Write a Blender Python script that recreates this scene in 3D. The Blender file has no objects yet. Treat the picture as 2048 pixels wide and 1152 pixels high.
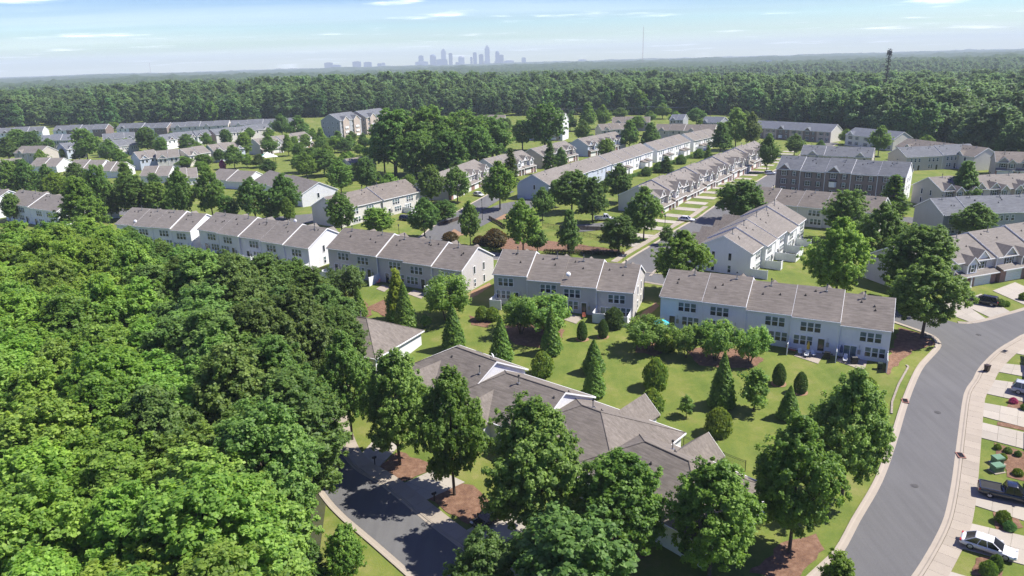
import bpy, bmesh, math, random
import numpy as np
from mathutils import Vector, Matrix
from mathutils.geometry import delaunay_2d_cdt

R = math.radians
rng = random.Random(7)
SC = bpy.context.scene
COL = SC.collection

# ------------------------------------------------------------------ camera
FPX, CX, CY, HCAM = 1420.0, 1024.0, 576.0, 46.0
PITCH, ROLL = R(17.66), R(1.6)
_f = np.array([0, math.cos(PITCH), -math.sin(PITCH)])
_r0 = np.array([1.0, 0, 0]); _u0 = np.cross(_r0, _f)
_r = math.cos(ROLL) * _r0 - math.sin(ROLL) * _u0
_u = math.sin(ROLL) * _r0 + math.cos(ROLL) * _u0
_c = np.array([0, 0, HCAM])
cam_d = bpy.data.cameras.new('camera'); cam = bpy.data.objects.new('camera', cam_d); COL.objects.link(cam)
cam_d.sensor_width = 36; cam_d.lens = 36 * FPX / 2048; cam_d.clip_end = 30000; cam_d.clip_start = .5
M = Matrix(((_r[0], _u[0], -_f[0], 0), (_r[1], _u[1], -_f[1], 0), (_r[2], _u[2], -_f[2], HCAM), (0, 0, 0, 1)))
cam.matrix_world = M
SC.camera = cam

# ------------------------------------------------------------------ world, sun, exposure
SUN_AZ, SUN_EL = R(2), R(53)          # direction towards the sun, from +x towards +y
W = bpy.data.worlds.new('World'); SC.world = W; W.use_nodes = True
nt = W.node_tree; nt.nodes.clear()
def nd(t, typ, **kw):
    n = t.nodes.new(typ)
    for k, v in kw.items(): setattr(n, k, v)
    return n
sky = nd(nt, 'ShaderNodeTexSky', sky_type='NISHITA', sun_disc=False)
sky.sun_elevation = SUN_EL; sky.sun_rotation = math.pi / 2 - SUN_AZ
sky.altitude = 200; sky.air_density = 1.0; sky.dust_density = 0.15; sky.ozone_density = 3.0
tc = nd(nt, 'ShaderNodeTexCoord'); sep = nd(nt, 'ShaderNodeSeparateXYZ')
nt.links.new(tc.outputs['Generated'], sep.inputs[0])
def wm(op, a, b=None):
    n = nd(nt, 'ShaderNodeMath', operation=op)
    for i, v in enumerate((a, b)):
        if v is None: continue
        if isinstance(v, (int, float)): n.inputs[i].default_value = v
        else: nt.links.new(v, n.inputs[i])
    return n.outputs[0]
zz = wm('MAXIMUM', sep.outputs[2], 0.004)
zk = wm('ADD', zz, 0.03)
comb = nd(nt, 'ShaderNodeCombineXYZ')
nt.links.new(wm('DIVIDE', sep.outputs[0], zk), comb.inputs[0]); nt.links.new(wm('DIVIDE', sep.outputs[1], zk), comb.inputs[1])
def cloud(scale, lo, hi, det, off):
    mp = nd(nt, 'ShaderNodeMapping'); mp.inputs['Scale'].default_value = scale; mp.inputs['Location'].default_value = off
    nt.links.new(comb.outputs[0], mp.inputs[0])
    nz = nd(nt, 'ShaderNodeTexNoise'); nz.inputs['Scale'].default_value = 1; nz.inputs['Detail'].default_value = det; nz.inputs['Roughness'].default_value = .6
    nt.links.new(mp.outputs[0], nz.inputs['Vector'])
    mr = nd(nt, 'ShaderNodeMapRange', interpolation_type='SMOOTHSTEP')
    mr.inputs['From Min'].default_value = lo; mr.inputs['From Max'].default_value = hi
    nt.links.new(nz.outputs['Fac'], mr.inputs[0]); return mr.outputs[0]
c1 = cloud((.42, .50, 1), .56, .75, 7, (3.1, 1.7, 0))
c2 = cloud((.05, .22, 1), .42, .66, 5, (7.3, 2.2, 0))
cm = wm('MINIMUM', wm('ADD', wm('MULTIPLY', c1, .8), wm('MULTIPLY', c2, .12)), .85)
mix = nd(nt, 'ShaderNodeMix', data_type='RGBA'); mix.inputs[7].default_value = (16.0, 16.2, 16.6, 1)
hsv = nd(nt, 'ShaderNodeHueSaturation'); hsv.inputs['Saturation'].default_value = 1.95; hsv.inputs['Hue'].default_value = .535; hsv.inputs['Value'].default_value = .88
nt.links.new(sky.outputs[0], hsv.inputs['Color'])
nt.links.new(cm, mix.inputs[0]); nt.links.new(hsv.outputs[0], mix.inputs[6])
bg = nd(nt, 'ShaderNodeBackground'); bg.inputs[1].default_value = 0.078
out = nd(nt, 'ShaderNodeOutputWorld')
nt.links.new(mix.outputs[2], bg.inputs[0]); nt.links.new(bg.outputs[0], out.inputs[0])

sd = bpy.data.lights.new('sun', 'SUN'); sd.energy = 4.4; sd.angle = R(.53); sd.color = (1, .955, .88)
so = bpy.data.objects.new('sun', sd); COL.objects.link(so)
sdir = Vector((math.cos(SUN_EL) * math.cos(SUN_AZ), math.cos(SUN_EL) * math.sin(SUN_AZ), math.sin(SUN_EL)))
so.rotation_euler = sdir.to_track_quat('Z', 'Y').to_euler(); so.location = (60, 20, 120)
SC.view_settings.view_transform = 'Standard'; SC.view_settings.look = 'None'
SC.view_settings.exposure = 1.05; SC.view_settings.gamma = 1
cy = SC.cycles
cy.max_bounces = 8; cy.diffuse_bounces = 5; cy.glossy_bounces = 2; cy.transmission_bounces = 5; cy.volume_bounces = 0
cy.transparent_max_bounces = 4; cy.use_denoising = True; cy.caustics_reflective = False; cy.caustics_refractive = False
cy.use_adaptive_sampling = True; cy.adaptive_threshold = .015
try:
    cy.denoising_prefilter = 'NONE'; cy.denoising_input_passes = 'RGB_ALBEDO_NORMAL'
except Exception: pass

# ------------------------------------------------------------------ pixel <-> place
def ray(px, py): return _f + _r * (px - CX) / FPX - _u * (py - CY) / FPX
def at(px, py, z=0.0):
    d = ray(px, py); t = (z - HCAM) / d[2]; p = _c + d * t; return p
def proj(p):
    v = np.array(p, float) - _c; zc = v @ _f
    if zc < .1: return (-9999, 9999)
    return CX + FPX * (v @ _r) / zc, CY - FPX * (v @ _u) / zc
CT = np.array([(45, 105, .3), (30, 112, .6), (60, 100, 0), (10, 122, 2.4), (-8, 133, 2.6), (-25, 143, 2.8), (-58, 163, 2.8), (-92, 187, 2),
  (-140, 220, 1.6), (26, 70, -2.6), (12, 82, -2.2), (-3, 94, -1.6), (-20, 108, -1), (-16, 62, -3), (-8, 56, -3.4), (-26, 76, -2.8), (45, 72, -1.6),
  (40, 58, -2.6), (34, 48, -3), (60, 90, -.6), (80, 112, .4), (100, 120, .8), (65, 118, .3), (20, 185, 1.5), (45, 165, 1.5), (60, 150, 1.5), (85, 142, 1),
  (-60, 80, -2), (-40, 60, -3), (-70, 120, -.5), (-30, 40, -3.2), (0, 40, -3.4), (-110, 120, -.5), (-50, 135, .6), (0, 240, 1.2), (60, 240, 1.2), (110, 200, 1),
  (55, 62, -2), (52, 50, -2.6), (-60, 225, 1.5), (20, 95, -.9), (34, 88, -.9), (0, 110, .4), (-22, 126, 1.2), (20, 60, -3)], float)
def hgt(x, y):
    x = np.asarray(x, float); y = np.asarray(y, float); sh = x.shape
    X = x.ravel()[:, None]; Y = y.ravel()[:, None]
    w = np.exp(-((X - CT[:, 0]) ** 2 + (Y - CT[:, 1]) ** 2) / (2 * 13.0 ** 2))
    z = (w * CT[:, 2]).sum(1) / (w.sum(1) + .03)
    X = X[:, 0]; Y = Y[:, 0]
    hill = -14 * np.exp(-((X - 650) / 480) ** 2 - ((Y - 1250) / 360) ** 2) + 14 * np.exp(-((X + 160) / 430) ** 2 - ((Y - 830) / 190) ** 2)
    far = 12 * np.clip((np.hypot(X, Y) - 2500) / 4000, 0, 1)
    far = far + 9 * np.sin(X / 430 + 1.1) * np.sin(Y / 560 + .6 + X / 1500) * np.clip((np.hypot(X, Y) - 1700) / 900, 0, 1)
    return (z + hill + far).reshape(sh)
def hz(x, y): return float(hgt(np.array([x]), np.array([y]))[0])
def atg(px, py, dz=0.0):
    z = 0.0
    for _ in range(7):
        p = at(px, py, z + dz); z = hz(p[0], p[1])
    return np.array((p[0], p[1], z))
def onvert(px, py, b):
    d = ray(px, py); return HCAM + d[2] * math.hypot(b[0], b[1]) / math.hypot(d[0], d[1])

# ------------------------------------------------------------------ tags and mesh helpers
def tag(o, label=None, cat=None, group=None, kind=None):
    if label: o['label'] = label
    if cat: o['category'] = cat
    if group: o['group'] = group
    if kind: o['kind'] = kind
    return o
def empty(name, loc=(0, 0, 0), rz=0.0, parent=None, scale=None):
    o = bpy.data.objects.new(name, None); COL.objects.link(o); o.location = loc; o.rotation_euler = (0, 0, rz)
    o.empty_display_size = .3
    if scale: o.scale = scale
    if parent: o.parent = parent
    return o
def link(name, me, parent=None, loc=None, rz=None, mats=None):
    o = bpy.data.objects.new(name, me); COL.objects.link(o)
    if parent: o.parent = parent
    if loc is not None: o.location = loc
    if rz is not None: o.rotation_euler = (0, 0, rz)
    return o
class MB:
    def __init__(s): s.v = []; s.f = []; s.m = []
    def face(s, pts, m=0):
        i = len(s.v); s.v += [tuple(p) for p in pts]; s.f.append(tuple(range(i, i + len(pts)))); s.m.append(m); return s
    def box(s, x0, x1, y0, y1, z0, z1, m=0):
        i = len(s.v); s.v += [(x, y, z) for z in (z0, z1) for y in (y0, y1) for x in (x0, x1)]
        for q in ((0, 2, 3, 1), (4, 5, 7, 6), (0, 1, 5, 4), (2, 6, 7, 3), (0, 4, 6, 2), (1, 3, 7, 5)):
            s.f.append(tuple(i + k for k in q)); s.m.append(m)
        return s
    def prism(s, poly, a, b, axis=0, m=0):
        """poly: 2D points in the plane across `axis` (0: (y,z), 1: (x,z), 2: (x,y)); extruded a..b"""
        def P(p, t): return ((t, p[0], p[1]), (p[0], t, p[1]), (p[0], p[1], t))[axis]
        i = len(s.v); n = len(poly)
        s.v += [P(p, a) for p in poly] + [P(p, b) for p in poly]
        s.f.append(tuple(range(i + n - 1, i - 1, -1))); s.f.append(tuple(range(i + n, i + 2 * n))); s.m += [m, m]
        for k in range(n):
            j = (k + 1) % n; s.f.append((i + k, i + j, i + n + j, i + n + k)); s.m.append(m)
        return s
    def tube(s, path, rad, n=7, m=0, cap=True):
        path = [Vector(p) for p in path]; i0 = len(s.v)
        for k, p in enumerate(path):
            d = (path[min(k + 1, len(path) - 1)] - path[max(k - 1, 0)]).normalized()
            a = d.orthogonal().normalized(); b = d.cross(a); r = rad[k] if hasattr(rad, '__len__') else rad
            if k and True:
                pass
            for j in range(n):
                t = 2 * math.pi * j / n
                # keep a steady frame: use world x/y when mostly vertical
                if abs(d.z) > .5: a = Vector((1, 0, 0)) - d * d.x; a.normalize(); b = d.cross(a)
                s.v.append(tuple(p + (a * math.cos(t) + b * math.sin(t)) * r))
        for k in range(len(path) - 1):
            for j in range(n):
                q = (j + 1) % n; a = i0 + k * n
                s.f.append((a + j, a + q, a + n + q, a + n + j)); s.m.append(m)
        if cap:
            e = i0 + (len(path) - 1) * n
            s.f.append(tuple(range(e, e + n))); s.m.append(m); s.f.append(tuple(range(i0 + n - 1, i0 - 1, -1))); s.m.append(m)
        return s
    def loft(s, rings, m=0, cap=True):
        i0 = len(s.v); n = len(rings[0])
        for r_ in rings: s.v += [tuple(p) for p in r_]
        for k in range(len(rings) - 1):
            for j in range(n):
                q = (j + 1) % n; a = i0 + k * n
                s.f.append((a + j, a + q, a + n + q, a + n + j)); s.m.append(m)
        if cap:
            e = i0 + (len(rings) - 1) * n
            s.f.append(tuple(range(e, e + n))); s.m.append(m); s.f.append(tuple(range(i0 + n - 1, i0 - 1, -1))); s.m.append(m)
        return s
    def mesh(s, name, mats, smooth=False, fix=True):
        me = bpy.data.meshes.new(name); me.from_pydata(s.v, [], s.f)
        for x in (mats if isinstance(mats, (list, tuple)) else [mats]): me.materials.append(x)
        me.polygons.foreach_set('material_index', s.m)
        if fix:
            b = bmesh.new(); b.from_mesh(me); bmesh.ops.recalc_face_normals(b, faces=b.faces); b.to_mesh(me); b.free()
        if smooth: me.polygons.foreach_set('use_smooth', [True] * len(me.polygons))
        me.update(); return me
    def build(s, name, mats, parent=None, smooth=False, loc=None, rz=None, fix=True):
        return link(name, s.mesh(name, mats, smooth, fix), parent, loc, rz)

# ------------------------------------------------------------------ materials
def newmat(name):
    m = bpy.data.materials.new(name); m.use_nodes = True; t = m.node_tree
    return m, t, t.nodes['Principled BSDF']
def setp(b, **k):
    for a, v in k.items():
        b.inputs[a].default_value = v
def ramp(t, stops, fac):
    n = t.nodes.new('ShaderNodeValToRGB'); e = n.color_ramp.elements
    while len(e) < len(stops): e.new(.5)
    for q, (p, c) in zip(e, stops): q.position = p; q.color = (*c, 1)
    t.links.new(fac, n.inputs[0]); return n.outputs[0]
def noise(t, vec, scale, det=4, rough=.6):
    n = t.nodes.new('ShaderNodeTexNoise'); n.inputs['Scale'].default_value = scale; n.inputs['Detail'].default_value = det; n.inputs['Roughness'].default_value = rough
    if vec is not None: t.links.new(vec, n.inputs['Vector'])
    return n.outputs['Fac']
def coords(t, scale=(1, 1, 1), kind='Object', rot=(0, 0, 0)):
    c = t.nodes.new('ShaderNodeTexCoord'); m = t.nodes.new('ShaderNodeMapping'); m.inputs['Scale'].default_value = scale; m.inputs['Rotation'].default_value = rot
    t.links.new(c.outputs[kind], m.inputs[0]); return m.outputs[0]
def geo_pos(t, scale=(1, 1, 1), rot=(0, 0, 0)):
    c = t.nodes.new('ShaderNodeNewGeometry'); m = t.nodes.new('ShaderNodeMapping'); m.inputs['Scale'].default_value = scale; m.inputs['Rotation'].default_value = rot
    t.links.new(c.outputs['Position'], m.inputs[0]); return m.outputs[0]
def mixc(t, fac, a, b, mode='MIX'):
    n = t.nodes.new('ShaderNodeMix'); n.data_type = 'RGBA'; n.blend_type = mode
    for i, v in ((0, fac), (6, a), (7, b)):
        if isinstance(v, (int, float)): n.inputs[i].default_value = v
        elif isinstance(v, tuple): n.inputs[i].default_value = (*v, 1)
        else: t.links.new(v, n.inputs[i])
    return n.outputs[2]
def bump(t, b, h, strength=.3, dist=.05):
    n = t.nodes.new('ShaderNodeBump'); n.inputs['Strength'].default_value = strength; n.inputs['Distance'].default_value = dist
    t.links.new(h, n.inputs['Height']); t.links.new(n.outputs[0], b.inputs['Normal'])
def plain(name, col, rough=.6, spec=.4, metal=0, var=.12, sc=3.0):
    m, t, b = newmat(name); setp(b, Roughness=rough, Metallic=metal); b.inputs['Specular IOR Level'].default_value = spec
    f = noise(t, geo_pos(t), sc, 4)
    lo = tuple(c * (1 - var) for c in col); hi = tuple(min(1, c * (1 + var)) for c in col)
    t.links.new(ramp(t, [(.3, lo), (.7, hi)], f), b.inputs['Base Color']); return m
def siding(name, col):
    m, t, b = newmat(name); setp(b, Roughness=.62); b.inputs['Specular IOR Level'].default_value = .3
    f = noise(t, geo_pos(t, (.25, .25, .12)), 1.3, 5)
    g = noise(t, geo_pos(t, (2, 2, .3)), 1.0, 4)
    base = ramp(t, [(.25, tuple(c * .90 for c in col)), (.75, tuple(min(.84, c * 1.05) for c in col))], f)
    base = mixc(t, .35, base, ramp(t, [(.3, tuple(c * .86 for c in col)), (.7, col)], g))
    t.links.new(base, b.inputs['Base Color'])
    w = t.nodes.new('ShaderNodeTexWave'); w.wave_profile = 'SAW'; w.bands_direction = 'Z'; w.inputs['Scale'].default_value = 1.0
    t.links.new(geo_pos(t, (0, 0, 2.4)), w.inputs['Vector']); bump(t, b, w.outputs['Fac'], .55, .03); return m
def shingle(name, a, c, d):
    m, t, b = newmat(name); setp(b, Roughness=.9); b.inputs['Specular IOR Level'].default_value = .2
    br = t.nodes.new('ShaderNodeTexBrick'); br.offset = .5; br.inputs['Scale'].default_value = 1; br.inputs['Mortar Size'].default_value = .012
    br.inputs['Brick Width'].default_value = .95; br.inputs['Row Height'].default_value = .30; br.inputs['Bias'].default_value = 0
    br.inputs['Color1'].default_value = (*a, 1); br.inputs['Color2'].default_value = (*c, 1); br.inputs['Mortar'].default_value = (*tuple(x * .6 for x in a), 1)
    t.links.new(coords(t), br.inputs['Vector'])
    f = noise(t, coords(t, (.38, 1.9, 1.9)), 1.7, 5)
    g = noise(t, coords(t, (.16, .2, .2)), 1.0, 5)
    col = mixc(t, .5, br.outputs[0], ramp(t, [(.34, a), (.5, c), (.66, d)], f))
    col = mixc(t, .3, col, ramp(t, [(.3, tuple(x * .8 for x in a)), (.7, tuple(x * 1.15 for x in c))], g))
    t.links.new(col, b.inputs['Base Color']); bump(t, b, f, .5, .03); return m
def brickmat(name, a, c):
    m, t, b = newmat(name); setp(b, Roughness=.85)
    br = t.nodes.new('ShaderNodeTexBrick'); br.inputs['Scale'].default_value = 1; br.inputs['Mortar Size'].default_value = .012; br.inputs['Brick Width'].default_value = .22; br.inputs['Row Height'].default_value = .075
    br.inputs['Color1'].default_value = (*a, 1); br.inputs['Color2'].default_value = (*c, 1); br.inputs['Mortar'].default_value = (.3, .27, .25, 1)
    t.links.new(coords(t, rot=(R(90), 0, 0)), br.inputs['Vector'])
    f = noise(t, geo_pos(t), .8, 5)
    t.links.new(mixc(t, .4, br.outputs[0], ramp(t, [(.3, a), (.7, c)], f)), b.inputs['Base Color']); return m
MT = {}
MT['white'] = siding('white_siding', (.80, .80, .80)); MT['greige'] = siding('greige_siding', (.56, .535, .505)); MT['cream'] = siding('cream_siding', (.64, .61, .55))
MT['blue'] = siding('blue_grey_siding', (.50, .55, .62)); MT['grey'] = siding('grey_siding', (.36, .37, .38)); MT['beige'] = siding('beige_siding', (.52, .48, .41)); MT['taupe'] = siding('taupe_siding', (.40, .36, .33))
MT['trim'] = plain('white_trim', (.78, .78, .77), .5, .4, 0, .05)
MT['vinyl'] = plain('white_vinyl', (.76, .77, .78), .45, .4, 0, .06, 1.2)
MT['r_brown'] = shingle('brown_shingle', (.116, .101, .086), (.190, .166, .142), (.288, .252, .218))
MT['r_tan'] = shingle('tan_shingle', (.145, .130, .113), (.206, .186, .164), (.28, .253, .227))
MT['r_grey'] = shingle('grey_shingle', (.085, .09, .10), (.145, .152, .162), (.24, .248, .26))
MT['r_dark'] = shingle('charcoal_shingle', (.11, .12, .14), (.15, .16, .18), (.20, .21, .23))
MT['brick'] = brickmat('brown_brick', (.15, .105, .09), (.21, .145, .12)); MT['redbrick'] = brickmat('red_brick', (.24, .11, .085), (.32, .15, .11)); MT['tanbrick'] = brickmat('tan_brick', (.42, .34, .28), (.52, .43, .36))
MT['shutter'] = plain('dark_shutter', (.03, .032, .038), .5); MT['metal'] = plain('grey_metal', (.32, .32, .32), .45, .5, .6); MT['black'] = plain('black_metal', (.018, .018, .02), .45, .5, .3)
def glass(name, col, rough=.06):
    m, t, b = newmat(name); setp(b, Roughness=rough); b.inputs['Specular IOR Level'].default_value = .6
    f = noise(t, geo_pos(t), 1.1, 3)
    t.links.new(ramp(t, [(.3, tuple(c * .6 for c in col)), (.7, tuple(c * 1.4 for c in col))], f), b.inputs['Base Color']); return m
MT['glass_lo'] = glass('window_glass', (.018, .026, .036)); MT['glass_hi'] = glass('blind_glass', (.10, .15, .155), .12); MT['glass_car'] = glass('car_glass', (.012, .014, .018), .04)
MT['garage'] = plain('garage_door_paint', (.70, .69, .66), .5, .3, 0, .05); MT['doorwood'] = plain('dark_door', (.04, .03, .028), .4); MT['reddoor'] = plain('red_door', (.25, .03, .03), .4)
MT['conc'] = None
def ground_mats():
    # lawn
    m, t, b = newmat('grass'); setp(b, Roughness=.9); b.inputs['Specular IOR Level'].default_value = .15
    P = geo_pos(t)
    a = noise(t, P, .045, 6, .65); c = noise(t, P, .5, 6, .7); d = noise(t, P, 7, 4, .7); st = noise(t, geo_pos(t, (.55, .05, 1), (0, 0, R(30))), 1.0, 3)
    col = ramp(t, [(.30, (.070, .105, .018)), (.48, (.110, .145, .026)), (.58, (.165, .180, .040)), (.72, (.240, .205, .075))], a)
    col = mixc(t, .55, col, ramp(t, [(.28, (.060, .095, .016)), (.5, (.130, .160, .030)), (.70, (.260, .215, .085))], c))
    col = mixc(t, .40, col, ramp(t, [(.36, (.070, .115, .018)), (.5, (.12, .165, .03)), (.64, (.200, .220, .055))], st))
    col = mixc(t, .30, col, ramp(t, [(.3, (.04, .075, .012)), (.7, (.20, .24, .06))], d))
    e_ = noise(t, geo_pos(t), .17, 6, .7)
    col = mixc(t, .42, col, ramp(t, [(.30, (.055, .098, .016)), (.45, (.105, .150, .026)), (.56, (.175, .190, .042)), (.68, (.290, .235, .105))], e_))
    t.links.new(col, b.inputs['Base Color']); bump(t, b, d, .6, .06); MT['grass'] = m
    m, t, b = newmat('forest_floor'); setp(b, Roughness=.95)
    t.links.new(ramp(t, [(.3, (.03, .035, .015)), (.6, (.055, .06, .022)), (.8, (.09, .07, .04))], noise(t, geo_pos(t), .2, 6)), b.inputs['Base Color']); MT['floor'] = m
    m, t, b = newmat('asphalt'); setp(b, Roughness=.85); b.inputs['Specular IOR Level'].default_value = .25
    P = geo_pos(t)
    col = ramp(t, [(.3, (.105, .103, .104)), (.6, (.125, .123, .123)), (.8, (.146, .143, .141))], noise(t, P, .12, 6, .7))
    col = mixc(t, .35, col, ramp(t, [(.3, (.085, .085, .086)), (.7, (.152, .150, .147))], noise(t, P, 9, 3)))
    col = mixc(t, .28, col, ramp(t, [(.35, (.082, .080, .080)), (.65, (.150, .148, .144))], noise(t, geo_pos(t, (.9, .06, 1), (0, 0, R(22))), 1.0, 5)))
    t.links.new(col, b.inputs['Base Color']); bump(t, b, noise(t, P, 30, 2), .25, .02); MT['asphalt'] = m
    for nm, c0 in (('conc', (.335, .29, .235)), ('concw', (.365, .33, .28))):
        m, t, b = newmat('concrete_' + nm); setp(b, Roughness=.85); b.inputs['Specular IOR Level'].default_value = .25
        P = geo_pos(t)
        col = ramp(t, [(.28, tuple(x * .74 for x in c0)), (.5, c0), (.72, tuple(x * 1.12 for x in c0))], noise(t, P, .5, 7, .7))
        col = mixc(t, .3, col, ramp(t, [(.35, tuple(x * .7 for x in c0)), (.65, tuple(x * 1.1 for x in c0))], noise(t, P, 11, 3)))
        oi = t.nodes.new('ShaderNodeObjectInfo')
        col = mixc(t, .5, col, ramp(t, [(0, tuple(x * .82 for x in c0)), (1, tuple(x * 1.12 for x in c0))], oi.outputs['Random']))
        t.links.new(col, b.inputs['Base Color']); MT[nm] = m
    m, t, b = newmat('pine_straw'); setp(b, Roughness=.95)
    P = geo_pos(t)
    col = ramp(t, [(.28, (.09, .046, .028)), (.5, (.17, .090, .053)), (.72, (.27, .165, .105))], noise(t, P, 1.4, 8, .75))
    t.links.new(col, b.inputs['Base Color']); bump(t, b, noise(t, P, 12, 4), .8, .08); MT['mulch'] = m
    m, t, b = newmat('worn_soil'); setp(b, Roughness=.95); P = geo_pos(t)
    t.links.new(ramp(t, [(.3, (.20, .125, .07)), (.55, (.28, .165, .095)), (.75, (.16, .16, .05))], noise(t, P, .9, 8, .75)), b.inputs['Base Color']); MT['soil'] = m
ground_mats()
def leafmat(name, dark, light, trans=(.30, .42, .06), tf=.34, spread=.25):
    m, t, b = newmat(name); setp(b, Roughness=.55); b.inputs['Specular IOR Level'].default_value = .3
    at_ = t.nodes.new('ShaderNodeAttribute'); at_.attribute_name = 'lv'; oi = t.nodes.new('ShaderNodeObjectInfo')
    col = ramp(t, [(.0, dark), (.55, tuple((a + c) / 2 for a, c in zip(dark, light))), (1, light)], at_.outputs['Fac'])
    hs = t.nodes.new('ShaderNodeHueSaturation')
    mr = t.nodes.new('ShaderNodeMapRange'); mr.inputs['To Min'].default_value = 1 - spread; mr.inputs['To Max'].default_value = 1 + spread
    t.links.new(oi.outputs['Random'], mr.inputs[0]); t.links.new(mr.outputs[0], hs.inputs['Value']); t.links.new(col, hs.inputs['Color'])
    mh = t.nodes.new('ShaderNodeMapRange'); mh.inputs['To Min'].default_value = .485; mh.inputs['To Max'].default_value = .512
    fr = t.nodes.new('ShaderNodeMath'); fr.operation = 'FRACT'; ml = t.nodes.new('ShaderNodeMath'); ml.operation = 'MULTIPLY'; ml.inputs[1].default_value = 17.3
    t.links.new(oi.outputs['Random'], ml.inputs[0]); t.links.new(ml.outputs[0], fr.inputs[0]); t.links.new(fr.outputs[0], mh.inputs[0]); t.links.new(mh.outputs[0], hs.inputs['Hue'])
    col = mixc(t, 1.0, hs.outputs[0], oi.outputs['Color'], 'MULTIPLY')
    t.links.new(col, b.inputs['Base Color'])
    tr = t.nodes.new('ShaderNodeBsdfTranslucent'); t.links.new(mixc(t, 1.0, mixc(t, .5, col, trans), oi.outputs['Color'], 'MULTIPLY'), tr.inputs[0])
    mx = t.nodes.new('ShaderNodeMixShader'); mx.inputs[0].default_value = tf
    t.links.new(b.outputs[0], mx.inputs[1]); t.links.new(tr.outputs[0], mx.inputs[2])
    t.links.new(mx.outputs[0], t.nodes['Material Output'].inputs[0]); return m
MT['leaf'] = leafmat('broad_leaf', (.048, .104, .022), (.225, .325, .088), (.55, .72, .16), .45)
MT['leaf_far'] = leafmat('forest_leaf', (.042, .100, .032), (.175, .275, .098), (.46, .66, .2), .44, spread=.5)
MT['leaf_con'] = leafmat('conifer_leaf', (.032, .082, .016), (.145, .230, .050), (.45, .58, .1), .35, spread=.15)
MT['bark'] = plain('bark', (.095, .075, .058), .9, .2, 0, .35, 4); MT['deadwood'] = plain('dead_wood', (.36, .33, .30), .9, .2, 0, .3, 4)
MT['pink'] = leafmat('pink_blossom', (.35, .03, .12), (.62, .09, .26), (.6, .1, .3), .3, .1)

# ------------------------------------------------------------------ ground sheet
def axis_pts(lo, a, b, hi, step, g=1.16):
    pts = list(np.arange(a, b + .01, step)); s = step; x = b
    while x < hi: s *= g; x += s; pts.append(x)
    s = step; x = a
    while x > lo: s *= g; x -= s; pts.insert(0, x)
    return np.array(pts)
def ground():
    xs = axis_pts(-9000, -120, 130, 9000, 2.0); ys = axis_pts(-300, 34, 230, 13000, 2.0)
    X, Y = np.meshgrid(xs, ys); Z = hgt(X, Y)
    nx, ny = len(xs), len(ys)
    me = bpy.data.meshes.new('ground'); v = np.stack([X, Y, Z], -1).reshape(-1, 3)
    i = np.arange(ny - 1)[:, None] * nx + np.arange(nx - 1)[None, :]
    q = np.stack([i, i + 1, i + nx + 1, i + nx], -1).reshape(-1, 4)
    fast_mesh(me, v, q); me.materials.append(MT['grass'])
    o = link('ground', me); tag(o, 'mown green lawn and open ground under the houses', None, None, 'structure')
    me.polygons.foreach_set('use_smooth', [True] * len(me.polygons))
def fast_mesh(me, v, q):
    v = np.ascontiguousarray(v, dtype=np.float32); q = np.ascontiguousarray(q, dtype=np.int32); k = q.shape[1]
    me.vertices.add(len(v)); me.vertices.foreach_set('co', v.ravel())
    me.loops.add(q.size); me.loops.foreach_set('vertex_index', q.ravel())
    me.polygons.add(len(q)); me.polygons.foreach_set('loop_start', np.arange(0, q.size, k, dtype=np.int32)); me.polygons.foreach_set('loop_total', np.full(len(q), k, dtype=np.int32))
    me.update(calc_edges=True)
ground()
def inpoly(x, y, poly):
    c = False; n = len(poly); j = n - 1
    for i in range(n):
        xi, yi = poly[i][0], poly[i][1]; xj, yj = poly[j][0], poly[j][1]
        if (yi > y) != (yj > y) and x < (xj - xi) * (y - yi) / (yj - yi) + xi: c = not c
        j = i
    return c
def dens(poly, step=2.0, closed=True):
    o = []; n = len(poly)
    for i in range(n if closed else n - 1):
        a = poly[i]; b = poly[(i + 1) % n]; L = math.hypot(b[0] - a[0], b[1] - a[1]); k = max(1, int(L / step))
        for j in range(k): o.append((a[0] + (b[0] - a[0]) * j / k, a[1] + (b[1] - a[1]) * j / k))
    if not closed: o.append((poly[-1][0], poly[-1][1]))
    return o
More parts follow.
